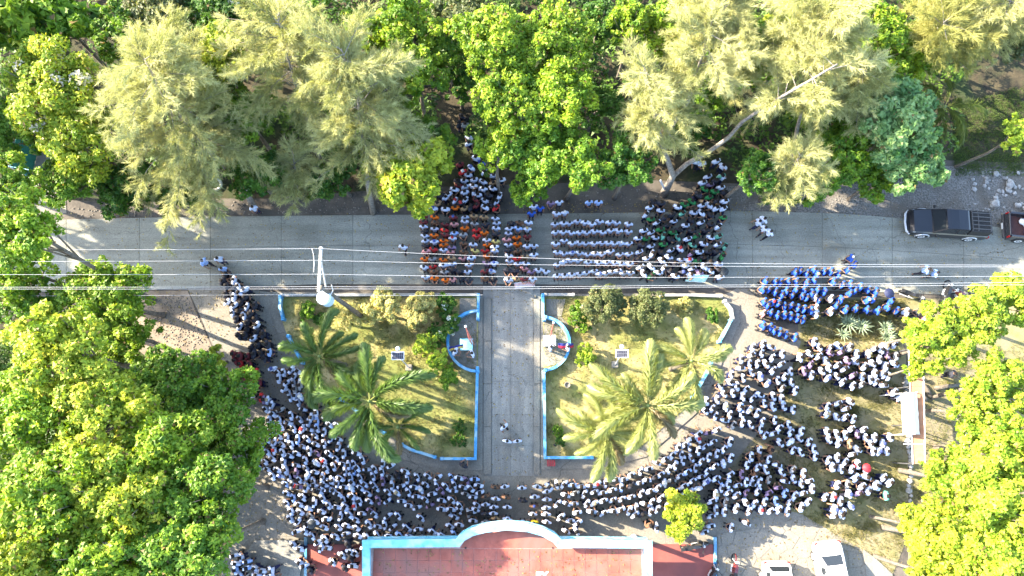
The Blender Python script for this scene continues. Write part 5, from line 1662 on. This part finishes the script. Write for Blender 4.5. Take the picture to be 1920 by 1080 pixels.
def hand_and_face(J):
    """fingers, thumb, nose, ears and eyes to add to a body"""
    mb = MB()
    for side, s in (("l", 1), ("r", -1)):
        w, h = J["wr" + side][0], J["ha" + side][0]
        d = (h - w).normalized()
        x = d.cross(Vector((0, 1, 0.3))).normalized(); n = x.cross(d)
        for k, (o, L) in enumerate(((-.030, .062), (-.010, .072), (.010, .068), (.030, .052))):
            p = h + x * o; q = p + d * L * .55 - n * .006; e = p + d * L - n * .028
            mb.tube([p - d * .02, q, e], [.0095, .009, .0065], 5)
        p = h - d * .045 + x * .034 * -s; mb.tube([p, p + d * .03 - x * .022 * s, p + d * .062 - x * .026 * s - n * .012], [.011, .010, .007], 5)
    hd = J["head"][0]
    mb.loft([[(hd.x - .012, hd.y - .088, hd.z - .01), (hd.x + .012, hd.y - .088, hd.z - .01), (hd.x, hd.y - .09, hd.z + .02)], [(hd.x - .018, hd.y - .09, hd.z - .045), (hd.x + .018, hd.y - .09, hd.z - .045), (hd.x, hd.y - .122, hd.z - .04)]])
    for s in (-1, 1): mb.box((hd.x + s * .082, hd.y + .005, hd.z - .02), (.018, .04, .06), bev=.008)
    return mb


PB = []; CAPS = []
for ps in POSES:
    V, NN, F, reg, J = skin_body(ps, 1)
    ex = hand_and_face(J)
    vs_ = V.tolist() + [tuple(v) for v in ex.v]; fs_ = list(F) + [tuple(i + len(V) for i in f) for f in ex.f]
    parts = {}
    # eyes, brows and mouth: small dark pieces sunk in the face
    fc = MB(); hd = J["head"][0]
    for s in (-1, 1):
        fc.box((hd.x + s * .030, hd.y - .080, hd.z - .002), (.022, .012, .010)); fc.box((hd.x + s * .030, hd.y - .082, hd.z + .018), (.032, .010, .006))
    fc.box((hd.x, hd.y - .080, hd.z - .072), (.045, .014, .008))
    nb = len(fs_); fs_ += [tuple(i + len(vs_) for i in f) for f in fc.f]; vs_ += [tuple(v) for v in fc.v]
    me = bpy.data.meshes.new("body"); me.from_pydata(vs_, [], fs_); me.update(); me.materials.append(m_skin); me.materials.append(m_hair); parts["body"] = me
    for p in me.polygons[nb:]: p.material_index = 1
    me.polygons.foreach_set("use_smooth", np.ones(len(me.polygons), dtype=bool))
    for nm, keys, off, mat in (("hair", "h", .016, m_hair), ("shirt", "sb", .022, m_cloth), ("trousers", "tb", .014, m_cloth), ("shoe", "f", .012, m_shoe)):
        if nm == "shoe":
            v2, f2 = shell(V, NN, F, reg, keys, off)
            for sd in (0, 1):
                f3 = [f for f in f2 if (v2[f[0]][0] > 0) == (sd == 0)]
                us = sorted({i for f in f3 for i in f}); mq = {i: q for q, i in enumerate(us)}
                m2 = bpy.data.meshes.new(nm); m2.from_pydata(v2[us].tolist(), [], [tuple(mq[i] for i in f) for f in f3]); m2.update(); m2.materials.append(mat); parts["shoe%d" % sd] = m2
            continue
        v2, f2 = shell(V, NN, F, reg, keys, off)
        m2 = bpy.data.meshes.new(nm); m2.from_pydata(v2.tolist(), [], f2); m2.update(); m2.materials.append(mat)
        m2.polygons.foreach_set("use_smooth", np.ones(len(m2.polygons), dtype=bool)); parts[nm] = m2
    PB.append(parts)
    cm = parts["hair"].copy(); cm.materials.clear(); cm.materials.append(m_cloth); CAPS.append(cm)
# light copies for the uncountable crowd
CROWD_T = []
for ps in POSES:
    V, NN, F, reg, J = skin_body(ps, 0)
    TV, TF, TR = [], [], []
    n = 0
    for keys, off, code in (("k", 0.0, 0), ("h", .014, 1), ("sb", .018, 2), ("tb", .010, 3), ("f", .008, 4)):
        v2, f2 = shell(V, NN, F, reg, keys, off)
        f2 = [f if len(f) == 4 else (f[0], f[1], f[2], f[2]) for f in f2 if len(f) in (3, 4)]
        if not len(v2): continue
        TV.append(v2); TF += [tuple(i + n for i in f) for f in f2]; TR += [code] * len(v2); n += len(v2)
    tris = []
    for f in TF:
        tris.append(f[:3])
        if f[3] != f[2]: tris.append((f[0], f[2], f[3]))
    CROWD_T.append((np.concatenate(TV), np.array(tris), np.array(TR)))

CLR = {
    "w": ((.56, .62, .77), "white shirt"), "o": ((.72, .15, .015), "orange shirt"), "r": ((.50, .03, .03), "red shirt"), "m": ((.16, .03, .035), "maroon shirt"),
    "p": ((.62, .28, .27), "pink shirt"), "t": ((.36, .23, .12), "tan shirt"), "n": ((.16, .085, .05), "brown shirt"), "k": ((.02, .02, .025), "black shirt"),
    "d": ((.035, .037, .05), "dark shirt"), "g": ((.30, .31, .32), "grey shirt"), "b": ((.028, .10, .46), "blue shirt"), "l": ((.33, .47, .78), "pale blue shirt"),
    "y": ((.66, .44, .02), "yellow shirt"), "v": ((.24, .17, .28), "mauve shirt"), "e": ((.55, .45, .15), "mustard shirt"), "G": ((.03, .19, .06), "green shirt"), "i": ((.12, .36, .27), "mint shirt"),
}
ORD = ["first", "second", "third", "fourth", "fifth", "sixth", "seventh", "eighth", "ninth", "tenth", "eleventh", "twelfth", "thirteenth", "fourteenth", "fifteenth", "sixteenth", "seventeenth", "eighteenth"]
prs = random.Random(42)
NPERS = 0


def person(px, py, c, face, label, group, pose=None, trousers=None):
    global NPERS
    s = prs.uniform(.95, 1.06)
    w = G(px, py, 1.52 * s)
    z0 = .06
    k = pose if pose is not None else prs.choice([0, 0, 1, 1, 1, 2, 3, 5])
    P = PB[k]
    o = mobj("person", P["body"], None, loc=(w.x, w.y, z0), rot=(0, 0, face + prs.uniform(-.22, .22)), label=label, cat="person", group=group)
    o.scale = (s * 1.08, s * 1.06, s)
    col = CLR[c][0]; j = prs.uniform(.9, 1.08)
    tcol = trousers or prs.choice([(.018, .022, .055), (.02, .025, .075), (.03, .03, .04), (.014, .015, .025)])
    cap = prs.random() < .07
    for nm in ("hair", "shirt", "trousers", "shoe0", "shoe1"):
        ch = mobj("cap" if (cap and nm == "hair") else nm.rstrip("01"), CAPS[k] if (cap and nm == "hair") else P[nm], None, o)
        if nm == "hair" and cap: ch.color = prs.choice([(.6, .6, .58, 1), (.4, .03, .03, 1), (.05, .08, .25, 1), (.35, .28, .16, 1)])
        if nm == "shirt": ch.color = tuple(min(1, x * j) for x in col) + (1,)
        if nm == "trousers": ch.color = tcol + (1,)
    NPERS += 1
    return o


def rows(data, ox, oy, sc, block, group, face, pose=None, letters=None):
    """data: rows of 'x,y' or 'x,yC' in zoomed pixels; label each by row and place in the row"""
    R_ = [r.split() for r in data.strip().splitlines()]
    for ri, r in enumerate(R_):
        items = []
        for it in r:
            c = "w" if "orange" not in block or prs.random() > .32 else prs.choice("onmdtoor")
            if it[-1].isalpha(): c = it[-1]; it = it[:-1]
            x, y = it.split(","); items.append((float(x), float(y), c))
        items.sort()
        n = len(items)
        for k, (x, y, c) in enumerate(items):
            place = f"{ORD[k]} from left, {ORD[ri]} row of {block}"
            person(ox + x / sc, oy + y / sc, c, face, f"person in {CLR[c][1]}, {place}", group, pose)


SOUTH = 0.0
rows("""
668,315 752,310
652,425 742,415 800,415 882,395 960,405 1030,420 1108,395 1210,403 1282,410 1403,422
658,505 738,503 818,510 905,505 975,510 1055,495 1138,508 1220,488 1300,488 1400,498
660,622 745,592 828,618 905,612 965,620 1050,618 1132,615 1195,612 1255,620 1325,620 1405,620
678,708 745,722 828,717 902,717 985,732 1058,722 1128,725 1215,700 1312,730 1405,725
678,832 738,812 812,790 888,790 990,812 1095,815 1175,812 1255,818 1325,825 1410,825
672,945 748,945 822,935 905,930 972,918 1050,902 1108,932 1172,925 1230,912 1292,900 1355,920 1420,922
""", 920, 340, 5.4, "the all-white block", "white-shirted rows on the road", SOUTH, 1)
rows("""
210,415d 290,410n 382,405
190,470 278,465l 370,475
180,520 262,560o 372,550m
160,580p 180,635 272,625o 372,645 440,645
180,690d 275,700n
185,745 270,775r 345,755t 438,735
190,800 275,825 355,825
170,890d 245,900d 340,875p 415,905v 485,890 560,905
180,985 262,985t 345,980m 425,980
""", 920, 340, 5.4, "the narrow block", "narrow mixed block on the road", SOUTH)
rows("""
95,95m 245,110o 500,115m 660,115 780,95t 915,110t 1070,130
95,180m 250,185n 385,210m 510,205p 655,170 790,200g 935,210d 1090,195
95,240 245,270 378,290 655,260 1080,260
115,305 240,355o 385,350 515,330l 635,345g 815,285r 920,320o 1078,340
115,365 815,365r 490,400 245,445 370,430 955,420 1075,440e
125,435 640,470n 770,480 960,490o 1060,515 480,520v 370,490
120,505d 130,570p 230,545r 370,555 465,585p 640,580n 795,565e 930,565 1060,570
115,675 215,680g 365,690o 475,665t 630,670p 745,660 960,640 1045,650
105,790 225,785r 365,760 485,745 715,755 955,735v 1050,735
240,850n 380,855g 490,825 595,850d 690,850 930,840 1015,840
125,920 245,935o 395,960o 490,955p 605,940d 710,960d 930,945 1040,955k
""", 780, 390, 7.2, "the orange-mixed block", "orange and white mixed block on the road", SOUTH)
WEST = -math.pi / 2 - .3
rows("""
1060,65b 1095,130b 1030,180b
500,205b 550,190b 615,215b 690,180b 715,235b 790,200b 860,195b 935,225b
205,290b 300,300b 350,305b 430,300b 510,300b 620,310b 690,285b 885,300b 975,330b 1055,325b 1155,350b
175,380b 235,380b 300,400b 410,395b 510,380b 590,385b 725,380b 790,400b 1100,390b 1235,380b 1310,400b
365,430b 470,430b 570,440b 665,415b 615,460b 1050,415b 700,455w 860,470w 955,480b
190,500b 275,510b 330,520b 735,490b 1225,490b 1285,480b 1470,490b 910,540b
225,535b 390,545b 460,540b 525,565b 590,575b 660,590b 1430,555b 710,570w
1010,580b 1110,570b 1220,580b 1330,590b 1520,590b 1620,605w 1740,610d 1830,590w
180,620p 255,610b 320,635b 395,635b 455,645b 520,665b 580,680b 715,630w 860,600w 1800,670p
180,740b 250,755b 285,790b 345,805b 405,835b 500,860b
""", 1400, 470, 5.333, "the blue-shirted group", "blue-shirted group by the road", WEST)
NORTH = math.pi
rows("""
200,640n 275,635 410,645 530,635
125,710n 205,730 285,718n 418,745d 510,715 605,672
125,775 190,795 295,795 505,785n 605,735
125,850d 185,845 495,850 600,800
125,910g 205,885t 298,890 415,915 500,915y 600,850 605,912
""", 880, 760, 4.154, "those facing the drive", "people before the building facing the drive", NORTH, 0)

for px, py, c, face, pose, lab in [
    (755, 461, "w", 2.6, 4, "person in white shirt walking alone on the road, left of the blocks"),
    (1425, 415, "w", -1.2, 4, "white-shirted walker on the road, leading upper left of four"),
    (1434, 410, "w", -1.2, 4, "white-shirted walker on the road, topmost of the four"),
    (1436, 427, "w", -1.2, 4, "white-shirted walker on the road, third of the four"),
    (1446, 434, "w", -1.2, 4, "white-shirted walker on the road, lowest right of four"),
    (1742, 504, "l", 1.2, 4, "pale-blue-shirted walker, upper of the pair on the right of the road"),
    (1758, 511, "l", 1.2, 4, "pale-blue-shirted walker, lower of the pair on the right of the road"),
    (379, 489, "l", 1.2, 4, "pale-blue-shirted walker alone on the road's left part"),
    (407, 484, "w", .3, 0, "white-shirted person at the tip of the dark queue on the road"),
    (415, 503, "l", .3, 0, "pale-blue-shirted person second in the dark queue on the road"),
    (473, 388, "w", .2, 3, "white-shirted person standing alone at the casuarina's foot by the road"),
    (96, 348, "w", 1.2, 4, "white-shirted person walking by the green court at the far left"),
    (1033, 379, "v", 0, 3, "mauve-shirted person on the verge, left of two above the all-white block"),
    (1049, 377, "w", 0, 0, "white-shirted person on the verge above the all-white block's left end"),
    (1105, 377, "l", 0, 3, "pale-blue-shirted person on the verge, left of the isolated pair"),
    (1123, 377, "l", 0, 3, "pale-blue-shirted person on the verge, right of the isolated pair"),
    (994, 357, "w", .2, 0, "white-shirted person half under the low green tree on the verge"),
    (1001, 385, "w", .1, 0, "white-shirted person below the low green tree, left of two"),
    (1013, 388, "b", .1, 0, "blue-shirted person below the low green tree, right of two"),
    (997, 398, "b", 0, 0, "blue-shirted person at the road's upper edge above the narrow block"),
    (945, 800, "w", 3.6, 4, "person in white on the drive, uppermost of three"),
    (951, 827, "w", 3.1, 0, "person in white on the drive, left of the lower two"),
    (970, 827, "w", 3.1, 0, "person in white on the drive, right of the lower two"),
    (868, 873, "d", 2.4, 3, "dark-shirted person alone on the pavement below the left garden"),
    (853, 658, "w", 1.2, 3, "white-shirted flag holder at the outer side of the left flag court"),
    (885, 662, "w", -1.2, 3, "white-shirted flag holder beside the pale blue podium"),
    (1033, 650, "w", 1.2, 3, "white-shirted flag holder beside the white podium"),
    (1065, 650, "w", -1.2, 3, "white-shirted flag holder at the outer side of the right flag court"),
    (1352, 518, "w", 0, 0, "white-shirted person at the right end of the mint green banner"),
    (1790, 700, "d", 1.0, 3, "dark-capped person among the lime trees right of the walkway"),
]:
    person(px, py, c, face, lab, "single people standing or walking apart", pose)
print("persons", NPERS)

# ------------------------------------------------------------------ the rest of the crowd: one mass
def dart(poly, gap, rn, avoid=()):
    x0, x1 = min(p[0] for p in poly), max(p[0] for p in poly); y0, y1 = min(p[1] for p in poly), max(p[1] for p in poly)
    P = []
    for _ in range(int((x1 - x0) * (y1 - y0) / gap / gap * 26)):
        x, y = rn.uniform(x0, x1), rn.uniform(y0, y1)
        if not in_poly(x, y, poly) or any(in_poly(x, y, a) for a in avoid): continue
        if all((x - a) ** 2 + ((y - b) * 1.05) ** 2 > gap * gap for a, b in P): P.append((x, y))
    return P


crn = random.Random(5)
CP = []        # (px, py, shirt key, facing)
def add(pts, cols, face):
    for x, y in pts: CP.append((x, y, crn.choice(cols), face))
W_ = "wwwwwwwwwwwwwwwwwwwwwlwgv"
TOC = lambda x, y: math.atan2(640 - y, 960 - x)        # pixel direction to the gate (y down)
gap1 = [(700, 950), (760, 955), (800, 965), (850, 975), (845, 995), (760, 992), (700, 985)]
gap2 = [(468, 905), (530, 905), (545, 960), (560, 1010), (440, 1010)]
def facing(x, y):      # facing angle so that -y local looks at the gate
    dx, dy = 960 - x, -(620 - y)
    return math.atan2(dx, -dy) if False else math.atan2(dy, dx) + math.pi / 2
def add_f(pts, cols):
    for x, y in pts: CP.append((x, y, crn.choice(cols), facing(x, y)))
add_f(dart([(490, 748), (520, 755), (560, 785), (610, 805), (655, 838), (690, 860), (660, 890), (640, 905), (620, 925), (560, 915), (500, 890), (478, 880), (476, 850), (505, 800)], 13.8, crn), W_)
add_f(dart([(530, 905), (660, 900), (660, 935), (640, 960), (640, 1005), (590, 1020), (555, 1000), (535, 960)], 14.8, crn), W_)
add_f(dart([(650, 870), (720, 868), (760, 885), (850, 895), (906, 898), (908, 920), (700, 912), (655, 905)], 13.8, crn), W_ + "dv")
add_f(dart([(655, 905), (720, 915), (900, 920), (892, 960), (860, 965), (800, 955), (690, 945), (650, 935)], 15.3, crn), W_)
add_f(dart([(835, 955), (892, 955), (886, 1004), (845, 1004)], 14.6, crn), W_)
add_f(dart([(645, 945), (700, 950), (690, 985), (830, 992), (835, 1008), (700, 1010), (640, 1010)], 15.8, crn, [gap1]), W_)
for x, y in ((726, 968), (745, 968), (788, 972), (760, 990), (700, 965), (720, 985)): add_f([(x, y)], "w")
add_f([(560, 1030), (600, 1028), (612, 1028), (548, 1022), (650, 1020), (655, 1036), (640, 1042), (665, 1038), (682, 1030), (622, 1055), (655, 1047), (660, 1062), (560, 1055), (580, 1070), (645, 1066), (568, 1062)], "wwwwwd")
add_f(dart([(437, 1042), (452, 1044), (470, 1060), (512, 1070), (510, 1090), (440, 1090)], 12.4, crn), "wwwl")
add_f(dart([(508, 690), (560, 686), (566, 715), (558, 745), (535, 735)], 11.5, crn), "wwwwgp")
add_f(dart([(540, 745), (575, 742), (600, 770), (640, 800), (620, 805), (570, 780)], 12.4, crn), "wwwld")
add_f(dart([(428, 660), (450, 655), (475, 680), (485, 715), (478, 735), (455, 725), (440, 690)], 11.9, crn), "mmmmr")
add_f([(452, 735), (470, 742), (488, 745), (455, 752), (500, 750)], "mmrww")
add_f(dart([(412, 505), (425, 512), (452, 530), (476, 570), (480, 605), (498, 620), (480, 640), (445, 635), (440, 600), (425, 575), (415, 535)], 11.9, crn), "ddddwwwk")
add_f(dart([(468, 650), (500, 640), (510, 660), (495, 672), (475, 668)], 11.2, crn), "wddl")
# right side bands
add_f(dart([(1362, 700), (1390, 672), (1436, 630), (1450, 648), (1480, 668), (1488, 700), (1500, 735), (1460, 728), (1420, 708), (1390, 715)], 14.7, crn), W_)
add_f(dart([(1500, 668), (1525, 645), (1540, 650), (1540, 668), (1600, 640), (1612, 660), (1680, 640), (1688, 690), (1630, 715), (1600, 732), (1575, 715), (1510, 700)], 15.2, crn), W_ + "v")
add_f([(1560, 650), (1575, 648), (1530, 640), (1645, 715), (1660, 722), (1680, 735), (1690, 745), (1655, 655), (1668, 705)], W_)
add_f(dart([(1348, 716), (1372, 712), (1440, 742), (1478, 742), (1494, 770), (1460, 768), (1400, 758), (1352, 736)], 14.7, crn), W_ + "r")
add_f(dart([(1308, 752), (1338, 742), (1430, 775), (1500, 803), (1540, 835), (1530, 862), (1500, 850), (1440, 818), (1330, 784)], 14.7, crn), W_)
add_f(dart([(1545, 752), (1600, 752), (1598, 772), (1618, 786), (1580, 788), (1550, 775)], 14.7, crn), W_)
add_f(dart([(1548, 805), (1615, 800), (1640, 815), (1672, 830), (1672, 848), (1600, 842), (1552, 826)], 14.7, crn), W_ + "t")
add_f([(1672, 820), (1640, 846)], "w")
add_f(dart([(1552, 852), (1605, 850), (1615, 880), (1575, 885), (1555, 870)], 15.2, crn), W_); add_f([(1610, 872), (1628, 882)], "wr")
add_f(dart([(1570, 908), (1620, 892), (1650, 902), (1645, 925), (1610, 935), (1600, 960), (1565, 968), (1558, 955), (1585, 935)], 15.2, crn), W_)
add_f([(1660, 895), (1672, 905), (1650, 912), (1665, 930), (1550, 932), (1565, 932), (1580, 966), (1568, 968)], "wwwwwwwi")
for arc in ([(1028, 910), (1090, 912), (1170, 898), (1250, 862), (1322, 802)], [(1062, 926), (1130, 925), (1200, 906), (1270, 876), (1352, 816)], [(1100, 944), (1150, 940), (1220, 920), (1290, 886), (1386, 822)],
            [(1120, 966), (1180, 956), (1240, 936), (1300, 902), (1388, 850)], [(1190, 968), (1250, 948), (1310, 916), (1360, 886)], [(1280, 850), (1310, 822), (1365, 800)]):
    seg = []
    for (x0, y0), (x1, y1) in zip(arc, arc[1:]):
        n = max(1, int(math.hypot(x1 - x0, y1 - y0) / 15))
        seg += [(x0 + (x1 - x0) * k / n + crn.uniform(-2, 2), y0 + (y1 - y0) * k / n + crn.uniform(-3, 3)) for k in range(n)]
    add_f(seg, W_ + "d")
add_f(dart([(1345, 905), (1400, 870), (1425, 835), (1452, 840), (1440, 870), (1420, 895), (1380, 915), (1395, 960), (1350, 945), (1340, 995), (1322, 1000)], 15.0, crn), W_ + "n")
add_f(dart([(1420, 880), (1470, 868), (1520, 885), (1530, 930), (1500, 958), (1450, 962), (1400, 960), (1390, 920)], 15.8, crn), W_ + "ni")
add_f([(1046, 945), (1062, 945), (1077, 945), (1083, 962), (1052, 970), (1070, 977), (1084, 981), (1062, 997), (1081, 997), (1110, 960), (1220, 985), (1232, 990), (1373, 990), (1402, 982), (1360, 960)], "wwnwwwwwwwwwwtn")
# green block on the road and the people on the shaded path
for x, y in dart([(1210, 385), (1235, 372), (1262, 400), (1280, 372), (1305, 375), (1318, 340), (1335, 320), (1362, 330), (1366, 400), (1352, 440), (1366, 470), (1360, 500), (1345, 512), (1290, 516), (1200, 518), (1192, 450), (1212, 420)], 13.1, crn):
    CP.append((x, y, crn.choice("wwwwwwwGGiddddv") if x > 1240 else crn.choice("wwwwwwGd"), 0.0))
for x, y in ((1318, 305), (1345, 300), (1357, 310), (1355, 330), (1308, 300)): CP.append((x, y, "w", 0.0))
for it in "1185,130w 1285,210b 1105,290w 920,240m 965,370r 1330,370w 1490,430w 1620,500w 990,520w 1160,500w 1310,530w 1480,550t 1140,600w 1010,620w 825,660w 1000,710w 1150,700w 1470,640w 1310,650w 1590,770w 1540,870w 1340,850w 840,850w 1010,840w 1180,830m 1200,930m 1340,960w 1530,970r 840,970o 1000,980t 680,800w 260,960w 465,980w 670,990w 720,750w 540,900t 420,830d 300,850d 600,760d 1060,420w 880,520d 900,600m 1400,760d 1220,760w 1100,960d 930,900d 1440,900d 300,760b 440,770t".split():
    c = it[-1]; x, y = map(float, it[:-1].split(",")); CP.append((760 + x / 9, 280 + y / 9, c, 0.0))
for x, y, c in ((879, 255, "w"), (879, 267, "w"), (866, 217, "d"), (876, 222, "d"), (860, 230, "d"), (872, 232, "g")): CP.append((x, y, c, 0.0))
VV, FF, CC, n = [], [], [], 0
for x, y, c, face in CP:
    s = crn.uniform(.94, 1.07); w = G(x, y, 1.52 * s)
    tv, tf, tr = CROWD_T[crn.choice([0, 0, 1, 1, 2, 3, 4, 5])]
    a = face + crn.gauss(0, .55); ca, sa = math.cos(a), math.sin(a)
    v = tv * np.array([s * 1.08, s * 1.06, s]); v = np.stack([v[:, 0] * ca - v[:, 1] * sa + w.x, v[:, 0] * sa + v[:, 1] * ca + w.y, v[:, 2] + .05], 1)
    j = crn.uniform(.88, 1.05)
    pal = np.array([(.24, .135, .085), (crn.choice([(.5, .5, .48), (.3, .03, .03), (.05, .07, .2), (.3, .24, .14)]) if crn.random() < .06 else crn.choice([(.014, .012, .012), (.014, .012, .012), (.02, .014, .01)])), tuple(min(1, q * j) for q in CLR[c][0]), crn.choice([(.018, .024, .065), (.02, .026, .09), (.014, .015, .028)]), (.03, .03, .03)])
    VV.append(v); FF.append(tf + n); CC.append(pal[tr]); n += len(v)
me = np_mesh("crowd", np.concatenate(VV), np.concatenate(FF), tint=np.concatenate(CC), smooth=True)
mobj("crowd", me, m_crowd, label="dense crowd of mostly white-shirted people filling the plaza, lawn and road edges", cat="crowd", kind="stuff")
print("crowd", len(CP), "tris", len(me.polygons))
